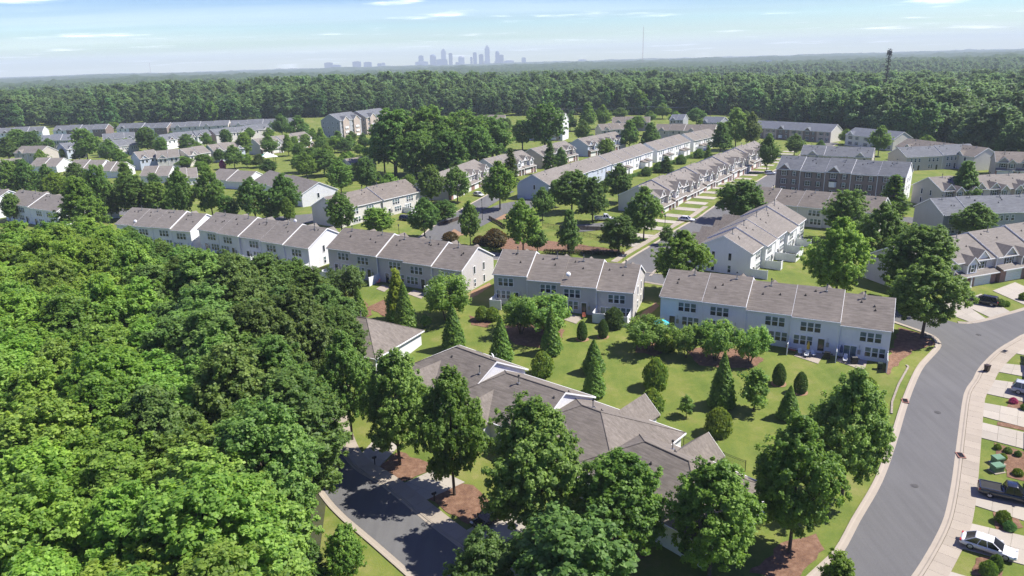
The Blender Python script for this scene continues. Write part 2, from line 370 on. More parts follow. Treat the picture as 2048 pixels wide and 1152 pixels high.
def sheet(name, poly, mat, dz=.05, thick=0.0, step=2.0, parent=None, kind='structure', label=None, jit=0.0, **kw):
    poly = [(p[0], p[1]) for p in poly]
    if jit:
        r_ = random.Random(len(poly) * 31 + int(abs(poly[0][0]) * 10)); d0 = dens(poly, .9)
        poly = [(p[0] + r_.uniform(-jit, jit), p[1] + r_.uniform(-jit, jit)) for p in d0]
    b = dens(poly, step); nb = len(b)
    xs = [p[0] for p in b]; ys = [p[1] for p in b]; pts = [Vector(p) for p in b]
    y = min(ys) + step * .6
    while y < max(ys):
        x = min(xs) + step * .6
        while x < max(xs):
            if inpoly(x, y, b) and min((x - p[0]) ** 2 + (y - p[1]) ** 2 for p in b) > (step * .45) ** 2: pts.append(Vector((x, y)))
            x += step
        y += step
    vs, _, fs, *_ = delaunay_2d_cdt(pts, [(i, (i + 1) % nb) for i in range(nb)], [], 1, 1e-4)
    h = hgt(np.array([v[0] for v in vs]), np.array([v[1] for v in vs])) + dz
    V = [(v[0], v[1], float(z)) for v, z in zip(vs, h)]; F = [tuple(f) for f in fs]
    if thick:
        hb = hgt(np.array([p[0] for p in b]), np.array([p[1] for p in b])) + dz
        i0 = len(V); V += [(p[0], p[1], float(z)) for p, z in zip(b, hb)] + [(p[0], p[1], float(z) - thick) for p, z in zip(b, hb)]
        F += [(i0 + i, i0 + (i + 1) % nb, i0 + nb + (i + 1) % nb, i0 + nb + i) for i in range(nb)]
    me = bpy.data.meshes.new(name); me.from_pydata(V, [], F); me.materials.append(mat)
    bm = bmesh.new(); bm.from_mesh(me); bmesh.ops.remove_doubles(bm, verts=bm.verts, dist=1e-4); bmesh.ops.recalc_face_normals(bm, faces=bm.faces)
    up = sum(f.normal.z for f in bm.faces)
    if up < 0: bmesh.ops.reverse_faces(bm, faces=bm.faces)
    bm.to_mesh(me); bm.free()
    o = link(name, me, parent)
    if not parent: tag(o, label, None, None, kind)
    return o
def pxpoly(pts): return [tuple(atg(*p)[:2]) for p in pts]
def smooth_line(pts, n=3):
    P = [Vector((p[0], p[1])) for p in pts]; o = []
    for i in range(len(P) - 1):
        p0 = P[max(i - 1, 0)]; p1 = P[i]; p2 = P[i + 1]; p3 = P[min(i + 2, len(P) - 1)]
        for k in range(n):
            t = k / n
            o.append(tuple(.5 * ((2 * p1) + (p2 - p0) * t + (2 * p0 - 5 * p1 + 4 * p2 - p3) * t * t + (3 * p1 - p0 - 3 * p2 + p3) * t ** 3)))
    o.append(tuple(P[-1])); return o
def offset(line, d):
    o = []; n = len(line)
    for i in range(n):
        a = line[max(i - 1, 0)]; b = line[min(i + 1, n - 1)]; t = Vector((b[0] - a[0], b[1] - a[1])); t.normalize()
        o.append((line[i][0] - t.y * d, line[i][1] + t.x * d))
    return o
def ribbon(l1, l2): return list(l1) + list(reversed(l2))
def resample(line, step):
    d = [0]
    for i in range(1, len(line)): d.append(d[-1] + math.hypot(line[i][0] - line[i - 1][0], line[i][1] - line[i - 1][1]))
    n = max(1, int(d[-1] / step)); o = []
    for k in range(n + 1):
        s = d[-1] * k / n; i = max(j for j in range(len(d)) if d[j] <= s + 1e-9); i = min(i, len(line) - 2)
        t = (s - d[i]) / max(1e-9, d[i + 1] - d[i]); o.append((line[i][0] + (line[i + 1][0] - line[i][0]) * t, line[i][1] + (line[i + 1][1] - line[i][1]) * t))
    return o
def slab(quad, mat, parent, dz=.09, name='slab', gap=.012):
    c = (sum(p[0] for p in quad) / 4, sum(p[1] for p in quad) / 4)
    q = []
    for p in quad:
        v = Vector((c[0] - p[0], c[1] - p[1])); L = v.length; v = v / L * gap * 1.4 if L else v
        q.append((p[0] + v.x, p[1] + v.y))
    z = [hz(*p) + dz for p in q]; zc = hz(*c)
    mb = MB(); T = [(p[0] - c[0], p[1] - c[1], a - zc) for p, a in zip(q, z)]; B = [(a, b_, d - .2) for a, b_, d in T]
    mb.face(T); 
    for i in range(4): mb.face([T[i], T[(i + 1) % 4], B[(i + 1) % 4], B[i]])
    return mb.build(name, mat, parent, loc=(c[0], c[1], zc))

# ------------------------------------------------------------------ roads, kerbs, pavements
LrP = [(1560, 1230), (1600, 1190), (1640, 1152), (1687, 1105), (1720, 1043), (1764, 966), (1793, 886), (1818, 802), (1844, 740), (1867, 713), (1882, 695), (1881, 684), (1873, 675), (1856, 666), (1790, 643)]
RrP = [(1745, 1230), (1790, 1185), (1826, 1149), (1881, 1054), (1899, 988), (1908, 930), (1917, 860), (1928, 787), (1945, 760), (1960, 733), (1995, 699), (2030, 678), (2048, 668), (2150, 632), (2260, 598)]
UpP = [(1917, 647), (1943, 648), (1978, 641), (2012, 631), (2048, 621), (2150, 590), (2260, 560)]
Lr = smooth_line(pxpoly(LrP)); Rr = smooth_line(pxpoly(RrP)); Up = smooth_line(pxpoly(UpP))
GA = R(-30); ga = Vector((math.cos(GA), math.sin(GA))); gn = Vector((-ga.y, ga.x))      # the estate's grid
pj = Vector(pxpoly([(1790, 643)])[0])
s2a = [tuple(pj - ga * t) for t in range(0, 261, 6)]; s2b = [tuple(Vector(p) + gn * 7.6) for p in s2a]
sheet('road', Lr + [s2a[0], s2b[0]] + Up + list(reversed(Rr)), MT['asphalt'], .050, label='curving grey asphalt street below the white townhouse row')
sheet('road', ribbon(s2a, s2b), MT['asphalt'], .046, label='asphalt street along the fronts of the townhouse row')
def kerb(line, d0, d1, parent=None, hgt_=.13):
    """concrete kerb: gutter pan plus raised back edge, one strip"""
    a = resample(line, 1.5); off = [offset(a, d0), offset(a, d0 + (d1 - d0) * .55), offset(a, d0 + (d1 - d0) * .72), offset(a, d1), offset(a, d1 + (d1 - d0) * .02)]
    dz = [.055, .065, .13, .14, -.1]; mb = MB(); n = len(a)
    rows = [[(p[0], p[1], hz(*p) + z) for p in o] for o, z in zip(off, dz)]
    for k in range(4):
        for i in range(n - 1): mb.face([rows[k][i], rows[k][i + 1], rows[k + 1][i + 1], rows[k + 1][i]])
    o = mb.build('kerb', MT['conc'], parent)
    bm = bmesh.new(); bm.from_mesh(o.data); bmesh.ops.remove_doubles(bm, verts=bm.verts, dist=1e-4); bmesh.ops.recalc_face_normals(bm, faces=bm.faces)
    if sum(f.normal.z for f in bm.faces) < 0: bmesh.ops.reverse_faces(bm, faces=bm.faces)
    bm.to_mesh(o.data); bm.free()
    if not parent: tag(o, None, None, None, 'structure')
    return o
kerb(Lr, -.02, .85); kerb(Rr, .02, -.75); kerb(Up, -.02, .75)
kerb([tuple(pj - ga * t) for t in range(2, 200, 4)], .02 * -1, -.6); kerb([p for p in s2b[1:34]], .02, .6)
# pavement on the outer side of the curving street, slab by slab
pav = empty('pavement', (0, 0, 0)); tag(pav, 'pale concrete pavement of square slabs along the curving street', None, None, 'structure')
pl = resample(Rr, 1.6); p0 = offset(pl, -.78); p1 = offset(pl, -2.55)
for i in range(len(pl) - 1):
    slab([p0[i], p0[i + 1], p1[i + 1], p1[i]], MT['conc'], pav)
# drives: quads split into slabs
def drive(quad, nu, nv, label, mat='concw'):
    q = [Vector(p) for p in pxpoly(quad)]; e = empty('driveway', (0, 0, 0)); tag(e, label, None, None, 'structure')
    def P(u, v): return tuple((q[0] * (1 - u) + q[1] * u) * (1 - v) + (q[3] * (1 - u) + q[2] * u) * v)
    for i in range(nu):
        for j in range(nv): slab([P(i / nu, j / nv), P((i + 1) / nu, j / nv), P((i + 1) / nu, (j + 1) / nv), P(i / nu, (j + 1) / nv)], MT[mat], e, .085)
for quad, lb in (([(1986, 760), (1972, 788), (2110, 818), (2110, 776)], 'concrete driveway with the silver car at its edge'),
     ([(1966, 806), (1962, 833), (2110, 872), (2110, 832)], 'plain concrete driveway above the narrow grass strip'),
     ([(1961, 845), (1957, 875), (2110, 915), (2110, 880)], 'plain concrete driveway below the narrow grass strip'),
     ([(1949, 970), (1943, 1010), (2110, 1062), (2110, 992)], 'concrete driveway under the dark pickup truck'),
     ([(1935, 1046), (1917, 1096), (2120, 1150), (2120, 1090)], 'concrete driveway under the white sedan'),
     ([(1897, 1143), (1870, 1190), (2080, 1260), (2090, 1200)], 'concrete driveway at the lower bend of the street'),
     ([(2003, 727), (1994, 744), (2110, 765), (2110, 738)], 'concrete driveway beside the brown wheeled bin'),
     ([(2040, 690), (2020, 705), (2130, 728), (2140, 702)], 'concrete driveway near the bend of the street')):
    drive(quad, 1 if False else 2, 4, lb)
# drives in front of the garages above the bend
drive([(1975, 640), (1946, 647), (1853, 612), (1905, 592)][::1], 2, 3, 'concrete driveway in front of the first white garage door')
drive([(2022, 625), (1983, 637), (1916, 605), (1962, 588)], 2, 3, 'concrete driveway under the black estate car')
drive([(2110, 600), (2060, 615), (1985, 582), (2030, 565)], 2, 3, 'concrete driveway by the yellow shrubs')
# lower street before the hipped villas
La = smooth_line(pxpoly([(905, 1222), (832, 1152), (752, 1082), (673, 1013), (628, 945), (608, 860), (612, 770), (640, 690), (655, 640)]))
Lb = smooth_line(pxpoly([(1065, 1222), (985, 1150), (907, 1088), (866, 1057), (764, 974), (702, 934), (672, 880), (664, 800), (688, 690), (700, 640)]))
sheet('road', ribbon(La, Lb), MT['asphalt'], .046, label='shaded asphalt street below the hipped villas')
kerb(La, .02 , .8); kerb(Lb, -.02, -.5)
pav2 = empty('pavement'); tag(pav2, 'concrete pavement along the villas beside the tree-shaded street', None, None, 'structure')
l2 = resample(Lb, 1.6); a0 = offset(l2, -.55); a1 = offset(l2, -2.4)
for i in range(min(34, len(l2) - 1)): slab([a0[i], a0[i + 1], a1[i + 1], a1[i]], MT['conc'], pav2)
sheet('mulch_bed', pxpoly([(758, 930), (800, 905), (860, 925), (852, 946), (785, 972)]), MT['mulch'], .06, label='reddish pine straw bed under the street tree by the first mailbox', jit=.25)
sheet('mulch_bed', pxpoly([(857, 1000), (907, 968), (948, 972), (985, 1010), (935, 1050)]), MT['mulch'], .06, label='reddish pine straw bed by the second mailbox', jit=.25)
sheet('mulch_bed', pxpoly([(1020, 1060), (1100, 1020), (1230, 1050), (1300, 1110), (1180, 1180), (1060, 1130)]), MT['mulch'], .06, label='pine straw beds under the street trees', jit=.3)
sheet('mulch_bed', pxpoly([(1500, 1150), (1560, 1090), (1630, 1070), (1650, 1100), (1590, 1160)]), MT['mulch'], .055, label='shaded pine straw under the trees at the street corner', jit=.3)
drive([(783, 978), (848, 1003), (930, 965), (872, 938)], 2, 3, 'pale concrete driveway between the two pine straw beds')
drive([(932, 1062), (985, 1100), (1070, 1050), (1005, 1020)], 2, 3, 'concrete driveway under the black hatchback')
drive([(705, 928), (756, 938), (800, 890), (755, 872)], 2, 3, 'shaded concrete driveway by the first mailbox')
# mulch beds and soil along the townhouses
sheet('mulch_bed', pxpoly([(1768, 742), (1786, 690), (1800, 655), (1850, 668), (1872, 690), (1830, 700), (1800, 722), (1780, 750)]), MT['mulch'], .03, label='brown soil bed beside the white gable and the corner tree', jit=.3)
sheet('mulch_bed', pxpoly([(1255, 652), (1312, 604), (1318, 612), (1262, 666)]), MT['soil'], .03, label='bare strip along the greige end gable', jit=.15)
sheet('mulch_bed', pxpoly([(930, 590), (980, 565), (984, 572), (938, 600)]), MT['soil'], .03, label='bare strip along the pale end gable', jit=.15)
for q, lb in (([(1370, 700), (1440, 690), (1530, 718), (1500, 738), (1400, 732)], 'dark mulch under the spreading trees behind the white row'),
              ([(1000, 655), (1060, 640), (1130, 660), (1110, 700), (1030, 690)], 'dark mulch under the pair of spreading trees'),
              ([(940, 632), (985, 640), (975, 655), (945, 650)], 'mulch by the clipped hedge'),
              ([(735, 615), (765, 600), (790, 615), (770, 635)], 'mulch under the yellow-green tree'),
              ([(690, 610), (730, 600), (745, 630), (705, 650)], 'red soil under the grey willow'),
              ([(1270, 690), (1320, 680), (1345, 700), (1310, 712), (1275, 706)], 'mulch under the spreading tree by the turquoise parasol')):
    sheet('mulch_bed', pxpoly(q), MT['mulch'], .05, label=lb, jit=.25)
for (bx, by, rr) in ((1557, 768, 1.0), (1600, 785, 1.0), (1164, 679, 1.0), (1206, 674, .9), (1437, 868, .6), (1003, 722, .5)):
    c = atg(bx, by)
    sheet('mulch_bed', [(c[0] + rr * 1.15 * math.cos(a), c[1] + rr * math.sin(a)) for a in np.linspace(0, 2 * math.pi, 14)[:-1]], MT['soil'], .04, label='small ring of bare soil under a shrub', jit=.08)
# patios
for q, lb in (([(1588, 712), (1602, 700), (1648, 708), (1636, 728)], 'concrete patio with the yellow parasol'), ([(1672, 722), (1680, 712), (1735, 722), (1728, 742)], 'concrete patio by the glass sliding door'),
              ([(1128, 640), (1140, 628), (1165, 636), (1152, 648)], 'concrete patio with the red chair'), ([(752, 578), (765, 570), (780, 575), (768, 584)], 'concrete patio with the pink chair'), ([(815, 588), (828, 580), (852, 588), (842, 598)], 'concrete patio behind the pale row')):
    sheet('patio', pxpoly(q), MT['conc'], .07, .1, label=lb)
# cross street between the two rows of gabled fronts
cl = smooth_line(pxpoly([(1262, 548), (1292, 522), (1345, 488), (1400, 452), (1460, 412), (1530, 368), (1600, 322), (1660, 285)]))
sheet('road', ribbon(offset(cl, 3.9), offset(cl, -3.9)), MT['asphalt'], .054, label='asphalt side street between the gabled garage fronts and the blue-ended row')
kerb(offset(cl, 3.9), -.02, .55); kerb(offset(cl, -3.9), .02, -.55)
pv = empty('pavement'); tag(pv, 'pale pavement beside the side street and the park', None, None, 'structure')
l3 = resample(cl, 2.0); b0 = offset(l3, 5.7); b1 = offset(l3, 7.3)
for i in range(4, min(40, len(l3) - 1)): slab([b0[i], b0[i + 1], b1[i + 1], b1[i]], MT['conc'], pv)
for i in range(11, len(l3) - 6, 5):
    e0 = offset(l3, 7.4); e1 = offset(l3, 14.2)
    g = empty('driveway'); tag(g, 'pale concrete driveway before a gabled garage front', None, 'driveways of the gabled row', 'structure')
    for k in range(2): slab([e0[i + k], e0[i + k + 1], e1[i + k + 1], e1[i + k]], MT['concw'], g)
# street between the far gabled rows, and minor lanes
c3 = smooth_line(pxpoly([(842, 492), (880, 462), (925, 432), (975, 402), (1010, 382)]))
sheet('road', ribbon(offset(c3, 3.6), offset(c3, -3.6)), MT['asphalt'], .056, label='asphalt lane past the timber fenced play lawn')
kerb(offset(c3, 3.6), -.02, .5)
sheet('road', ribbon(*[pxpoly(x) for x in ([(900, 452), (1000, 408), (1060, 398)], [(930, 470), (1010, 428), (1070, 416)])]), MT['asphalt'], .060, label='asphalt turning place by the blue-grey gable')
sheet('road', ribbon(*[pxpoly(x) for x in ([(1120, 452), (1180, 448), (1260, 440)], [(1120, 468), (1185, 462), (1270, 452)])]), MT['asphalt'], .060, label='asphalt parking strip under the white pickup')
sheet('road', ribbon(*[pxpoly(x) for x in ([(1740, 430), (1860, 437), (1990, 455)], [(1740, 442), (1858, 449), (1990, 468)])]), MT['asphalt'], .052, label='asphalt lane behind the trees by the beige gable')
sheet('road', ribbon(*[pxpoly(x) for x in ([(480, 440), (620, 428), (690, 412)], [(480, 456), (622, 446), (692, 428)])]), MT['asphalt'], .052, label='asphalt lane between the white rows')
sheet('playground_soil', pxpoly([(880, 462), (930, 448), (960, 462), (905, 476)]), MT['soil'], .04, label='worn orange soil on the park lawn', jit=.4)
sheet('park_mulch', pxpoly([(1000, 470), (1240, 500), (1245, 510), (1000, 498)]), MT['mulch'], .035, label='mulch under the park trees', jit=.4)
sheet('park_path', pxpoly([(930, 432), (1010, 428), (1015, 438), (935, 446)]), MT['soil'], .045, label='bare path through the park', jit=.3)
# bed strips and mulch on the outer side of the curving street
for q, lb in (([(1988, 885), (2048, 905), (2048, 945), (1995, 925)], 'planting bed with low yellow shrubs beside the green cabinets'), ([(2010, 930), (2060, 940), (2060, 965), (2015, 955)], 'planting bed by the pickup bonnet'),
              ([(1985, 1025), (2030, 1020), (2045, 1055), (1995, 1065)], 'planting bed with a rounded blue-green shrub'), ([(1950, 1115), (2010, 1115), (2000, 1160), (1945, 1150)], 'planting bed at the lower edge of the white sedan'),
              ([(2020, 800), (2060, 808), (2060, 825), (2015, 815)], 'planting bed with magenta flowers'), ([(1995, 843), (2050, 855), (2050, 862), (1992, 851)], 'soil strip between two driveways')):
    sheet('mulch_bed', pxpoly(q), MT['mulch'], .05, label=lb, jit=.12)
# woodland floor under the near wood
sheet('woodland_floor', pxpoly([(640, 1100), (655, 985), (590, 900), (585, 780), (620, 690), (560, 600), (300, 540), (-300, 560), (-700, 900), (-700, 1400), (560, 1400)]), MT['floor'], .03, step=6, label='shaded leaf litter under the near wood')

# ------------------------------------------------------------------ house kit
_wc = {}
def window_meshes(w, h, style):
    k = (round(w, 2), round(h, 2), style)
    if k in _wc: return _wc[k]
    t = .09; f = MB()
    f.box(-w / 2 - t, w / 2 + t, -.07, .0, h, h + t); f.box(-w / 2 - t, w / 2 + t, -.09, .0, -t, 0)
    f.box(-w / 2 - t, -w / 2, -.07, 0, 0, h); f.box(w / 2, w / 2 + t, -.07, 0, 0, h)
    p = MB()
    if style == 'sash':
        f.box(-w / 2, w / 2, -.055, 0, h * .5 - .035, h * .5 + .035)
        p.face([(-w / 2, -.02, h * .5), (w / 2, -.02, h * .5), (w / 2, -.02, h), (-w / 2, -.02, h)], 1)
        p.face([(-w / 2, -.02, 0), (w / 2, -.02, 0), (w / 2, -.02, h * .5), (-w / 2, -.02, h * .5)], 0)
    elif style == 'grid':
        f.box(-w / 2, w / 2, -.055, 0, h * .5 - .03, h * .5 + .03); f.box(-.03, .03, -.055, 0, 0, h)
        p.face([(-w / 2, -.02, 0), (w / 2, -.02, 0), (w / 2, -.02, h), (-w / 2, -.02, h)], 0)
    else:
        p.face([(-w / 2, -.02, 0), (w / 2, -.02, 0), (w / 2, -.02, h), (-w / 2, -.02, h)], 0)
    _wc[k] = (f.mesh('window_frame', MT['trim']), p.mesh('pane', [MT['glass_lo'], MT['glass_hi']], fix=False)); return _wc[k]
def win(par, x, y, z, w, h, rz=0.0, style='sash', shut=False):
    fm, pm = window_meshes(w, h, style)
    o = link('window', fm, par, (x, y, z), rz); link('pane', pm, o)
    if shut:
        k = ('sh', round(w, 2), round(h, 2))
        if k not in _wc:
            s = MB(); a = w / 2 + .1
            s.box(a, a + .36, -.05, 0, 0, h); s.box(-a - .36, -a, -.05, 0, 0, h); _wc[k] = s.mesh('shutter', MT['shutter'])
        link('shutter', _wc[k], o)
    return o
def door(par, x, y, z, w=.95, h=2.05, rz=0.0, kind='glass'):
    k = ('door', w, kind)
    if k not in _wc:
        s = MB(); s.box(-w / 2 - .1, w / 2 + .1, -.06, 0, h, h + .1); s.box(-w / 2 - .1, -w / 2, -.06, 0, 0, h); s.box(w / 2, w / 2 + .1, -.06, 0, 0, h)
        d = MB()
        if kind == 'slider':
            s.box(-.04, .04, -.06, 0, 0, h); d.face([(-w / 2, -.02, 0), (w / 2, -.02, 0), (w / 2, -.02, h), (-w / 2, -.02, h)], 0)
        elif kind == 'glass':
            d.box(-w / 2, w / 2, -.03, .0, 0, h, 1); d.face([(-w / 2 + .13, -.04, .2), (w / 2 - .13, -.04, .2), (w / 2 - .13, -.04, h - .15), (-w / 2 + .13, -.04, h - .15)], 0)
        else: d.box(-w / 2, w / 2, -.03, 0, 0, h, 1)
        _wc[k] = (s.mesh('door_frame', MT['trim']), d.mesh('door_leaf', [MT['glass_hi'] if kind == 'slider' else MT['glass_lo'], MT['reddoor'] if kind == 'red' else MT['doorwood']]))
    fm, dm = _wc[k]; o = link('door', fm, par, (x, y, z), rz); link('door_leaf', dm, o); return o
def garage(par, x, y, z, w=4.6, h=2.2):
    k = ('gar', w)
    if k not in _wc:
        s = MB()
        for i in range(4): s.box(-w / 2, w / 2, -.05, 0, h * i / 4 + .012, h * (i + 1) / 4 - .012)
        s.box(-w / 2 - .1, w / 2 + .1, -.07, 0, h, h + .12); s.box(-w / 2 - .1, -w / 2, -.07, 0, 0, h); s.box(w / 2, w / 2 + .1, -.07, 0, 0, h)
        _wc[k] = s.mesh('garage_door', MT['garage'])
    return link('garage_door', _wc[k], par, (x, y, z))
def vent(par, x, y, z, tall):
    k = ('vent', tall)
    if k not in _wc:
        s = MB()
        if tall:
            s.box(-.22, .22, -.25, .25, -.12, .06, 0); s.tube([(0, 0, 0), (0, 0, 1.0)], .085, 8, 0); s.tube([(0, 0, 1.0), (0, 0, 1.08), (0, 0, 1.22)], [.14, .17, .10], 8, 1)
        else: s.tube([(0, 0, -.1), (0, 0, .24)], .07, 7, 2); s.box(-.16, .16, -.16, .16, -.12, .02, 2)
        _wc[k] = s.mesh('roof_vent', [MT['metal'], MT['black'], MT['black']])
    return link('vent_pipe', _wc[k], par, (x, y, z))
def dish(par, x, y, z, rz=0.6):
    if 'dish' not in _wc:
        s = MB(); rings = []
        for k in range(5):
            r_ = .45 * k / 4 + .001; rings.append([(r_ * math.cos(a), .18 * (r_ / .45) ** 2, r_ * math.sin(a) * 1.0) for a in np.linspace(0, 2 * math.pi, 15)[:-1]])
        s.loft(rings, 0, cap=False); s.tube([(0, 0, 0), (0, .25, -.15), (0, .25, -.75)], .035, 6, 1); s.tube([(0, .05, -.4), (0, -.4, -.12)], .02, 5, 1); s.box(-.05, .05, -.46, -.36, -.16, -.06, 1)
        _wc['dish'] = s.mesh('satellite_dish', [MT['trim'], MT['metal']], smooth=False)
    o = link('satellite_dish', _wc['dish'], par, (x, y, z), rz); o.rotation_euler = (R(-20), 0, rz); return o
def roof_solid(mb, x0, x1, yn, zn, yr, zr, yf, zf, th=.16, m=0):
    mb.prism([(yn, zn), (yr, zr), (yf, zf), (yf, zf - th), (yr, zr - th), (yn, zn - th)], x0, x1, 0, m)
def cross_gable(mb, tm, wm_, xc, w, yf, zl, zr, yb, ov=.28, wm=0, wall_from=None, trimw=.2):
    """roof of a gable that faces -y: gable plane at yf, eaves at zl, ridge zr running back to yb"""
    h = w / 2; s = (zr - zl) / h; ze = zl - ov * s; xe = h + ov
    mb.prism([(xc - xe, ze), (xc, zr), (xc + xe, ze), (xc + xe, ze - .14), (xc, zr - .14), (xc - xe, ze - .14)], yf - ov, yb, 1, 0)
    tm.prism([(xc - xe, ze - .02), (xc, zr - .02), (xc + xe, ze - .02), (xc + xe, ze - .26), (xc, zr - .26), (xc - xe, ze - .26)], yf - ov - .04, yf - ov - .002, 1, 0)
    wm_.prism([(xc - h, wall_from if wall_from is not None else zl), (xc - h, zl), (xc, zr - .1), (xc + h, zl), (xc + h, wall_from if wall_from is not None else zl)], yf, yf + max(1.0, yb - yf), 1, wm)
def building(label, A, B, n, near, wall='white', roof='r_brown', hw=5.6, rh=3.1, D=12.0, steps=None, stag=None, eL=None, eR=None, name='townhouse_row', cat='townhouses', backg=True, pipes=True, wall2=None, frac=None, ext=(0, 0), detail=2, ends=None, z0=None, endwall=None):
    P = []
    for (px, py) in (A, B):
        z = 1.0
        for _ in range(7):
            p = at(px, py, z + hw + rh); z = hz(p[0], p[1]) if z0 is None else z0
        P.append(Vector((p[0], p[1], z)))
    a, b = P; d = Vector((b.x - a.x, b.y - a.y)); L = d.length; u = d / L
    a = a - Vector((u.x, u.y, 0)) * ext[0]; b = b + Vector((u.x, u.y, 0)) * ext[1]; L += ext[0] + ext[1]
    mid = (a + b) / 2; rz = math.atan2(u.y, u.x); zb = mid.z
    root = empty(name, (mid.x, mid.y, zb), rz); tag(root, label, cat)
    root['L'] = L
    steps = steps or [0] * n; stag = stag or [0] * n; w = L / n; sl = rh / (D / 2); ov = .32
    wmat = [MT[wall], MT[wall2 or wall], MT['redbrick']]
    wb = MB(); tb = MB(); ud = []
    for i in range(n):
        x0 = -L / 2 + i * w; x1 = x0 + w; dz = steps[i] + (a.z + (b.z - a.z) * (i + .5) / n - zb)
        yn = -D / 2 - stag[i]; zn = hw - stag[i] * sl + dz; zr = hw + rh + dz; ud.append((x0, x1, dz, yn, zn))
        wb.prism([(yn, -2.2), (yn, zn), (0, zr - .05), (D / 2, hw + dz), (D / 2, -2.2)], x0 + .002, x1 - .002, 0, 1 if (wall2 and i % 2) else 0)
        e0 = .18 if i == 0 else -.0; e1 = .18 if i == n - 1 else -.0
        rb = MB(); roof_solid(rb, x0 - e0, x1 + e1, yn - ov, zn - ov * sl + .12, 0, zr + .12, D / 2 + ov, hw + dz - ov * sl + .12)
        ro = rb.build('roof', MT[roof], root)
        # white rake boards at exposed ends and fascia along the eaves
        for side, xe, show in ((-1, x0 - e0, i == 0 or dz > ud[i - 1][2] + .02), (1, x1 + e1, i == n - 1 or steps[i] > steps[i + 1] + .02)):
            if show:
                xa, xb = (xe - .05, xe - .003) if side < 0 else (xe + .003, xe + .05)
                tb.prism([(yn - ov, zn - ov * sl + .10), (0, zr + .10), (D / 2 + ov, hw + dz - ov * sl + .10), (D / 2 + ov, hw + dz - ov * sl - .14), (0, zr - .16), (yn - ov, zn - ov * sl - .14)], xa, xb, 0)
                if 0 < i + (side > 0) < n: tb.box(xe - .14, xe + .14, yn - ov + .12, yn - .005, -1, zn - .2) if False else tb.box(xe - .07, xe + .07, yn - .1, yn - .005, .2, zn - .1)
        tb.box(x0 + .01, x1 - .01, yn - ov - .09, yn - ov + .01, zn - ov * sl - .10, zn - ov * sl + .06)
        if pipes and detail > 1:
            r_ = random.Random(int(x0 * 100) + n); xx = x0 + w * r_.uniform(.35, .7)
            vent(ro, xx, -.7, zr - .7 * sl + .12, True)
            for _ in range(r_.choice((2, 2, 3))):
                yy = -r_.uniform(.9, 3.2); vent(ro, x0 + w * r_.uniform(.2, .8), yy, zr + yy * sl + .14, False)
        if backg:   # the gable on the street side, its peak just above the main ridge
            gb = MB(); xc = x0 + w * (.62 if i % 2 else .38); h = 2.1; z1 = zr - 1.4; y0 = 1.2; y1 = D / 2 + .9
            gb.prism([(xc - h, z1 - 1.7), (xc, z1), (xc + h, z1 - 1.7), (xc + h, z1 - 1.86), (xc, z1 - .16), (xc - h, z1 - 1.86)], y0, y1, 1)
            gw = MB(); gw.prism([(xc - h + .2, 2.5), (xc - h + .2, z1 - 1.75), (xc, z1 - .2), (xc + h - .2, z1 - 1.75), (xc + h - .2, 2.5)], D / 2 - .2, y1 - .3, 1); gw.build('gable_wall', MT[wall], root)
            gb.build('gable_roof', MT[roof], root)
    for i, (x0, x1, dz, yn, zn) in enumerate(ud):
        w = x1 - x0; fr = frac[i] if frac else (.66 if i % 2 == 0 else .40)
        if near == 'rear3':
            xc = x0 + w * fr; z2 = zn - 2.35
            for k in (-1, 0, 1): win(root, xc + k * 1.06, yn, z2, .84, 1.5)
            xl = x0 + w * (.74 if fr > .5 else .28); zl = dz + .75
            for k in (-1, 0, 1): win(root, xl + k * 1.0, yn, zl, .78, 1.5)
            xd = x0 + w * (.30 if fr > .5 else .66)
            if i == n - 1 or i % 3 == 1 and False: door(root, x0 + w * .25, yn, dz + .05, 1.8, 2.05, kind='slider')
            else: door(root, xd, yn, dz + .05)
            ub = MB(); ub.box(-.2, .2, -.16, 0, .9, 1.6); ub.tube([(0, -.1, 1.6), (0, -.06, 2.4)], .025, 6); ub.build('meter_box', MT['metal'], root, loc=(xd + .95, yn, dz))
        elif near == 'rear2':
            for k in (.28, .50, .72): win(root, x0 + w * k, yn, zn - 2.2, .8, 1.35)
            for k in (.30, .44): win(root, x0 + w * k, yn, dz + .8, .8, 1.4)
            door(root, x0 + w * .72, yn, dz + .05)
            if detail > 2:
                pb = MB(); pb.box(-1.5, 1.5, -2.6, 0, -.6, 2.5); pb.prism([(-2.9, 2.45), (.0, 3.2), (0, 2.45)], -1.7, 1.7, 0, 1); pb.build('porch', [MT[wall], MT[roof]], root, loc=(x0 + w * (.25 if i % 2 else .8), yn, dz))
        elif near == 'brick':
            nf = 3 if hw > 7 else 2
            for fl in range(nf):
                zz_ = zn - 2.15 - 2.75 * fl
                win(root, x0 + w * .33, yn, zz_, 1.5, 1.5, style='grid', shut=True); win(root, x0 + w * .76, yn, zz_, .85, 1.45, shut=True)
            if i % 2 == 0 and i < n - 1:
                g1 = MB(); g2 = MB(); g3 = MB(); cross_gable(g1, g2, g3, x0 + w * .33, 4.0, yn - .06, zn, zn + 1.75, -D / 2 * (1 - 1.75 / rh) + .2)
                g1.build('gable_roof', MT[roof], root); g2.build('gable_trim', MT['trim'], root); g3.build('gable_wall', MT[wall], root)
            if i == 2:
                bb = MB(); bb.prism([(-1.2, 0), (-.75, -.7), (.75, -.7), (1.2, 0)], zn - 5.0, zn - 3.2, 2, 0); bb.prism([(-1.35, 0), (-.85, -.85), (.85, -.85), (1.35, 0)], zn - 3.2, zn - 2.9, 2, 1); bb.build('bay_window', [MT['trim'], MT['shutter']], root, loc=(x0 + w * .33, yn, 0))
        elif near == 'front':
            g1 = MB(); g2 = MB(); g3 = MB()
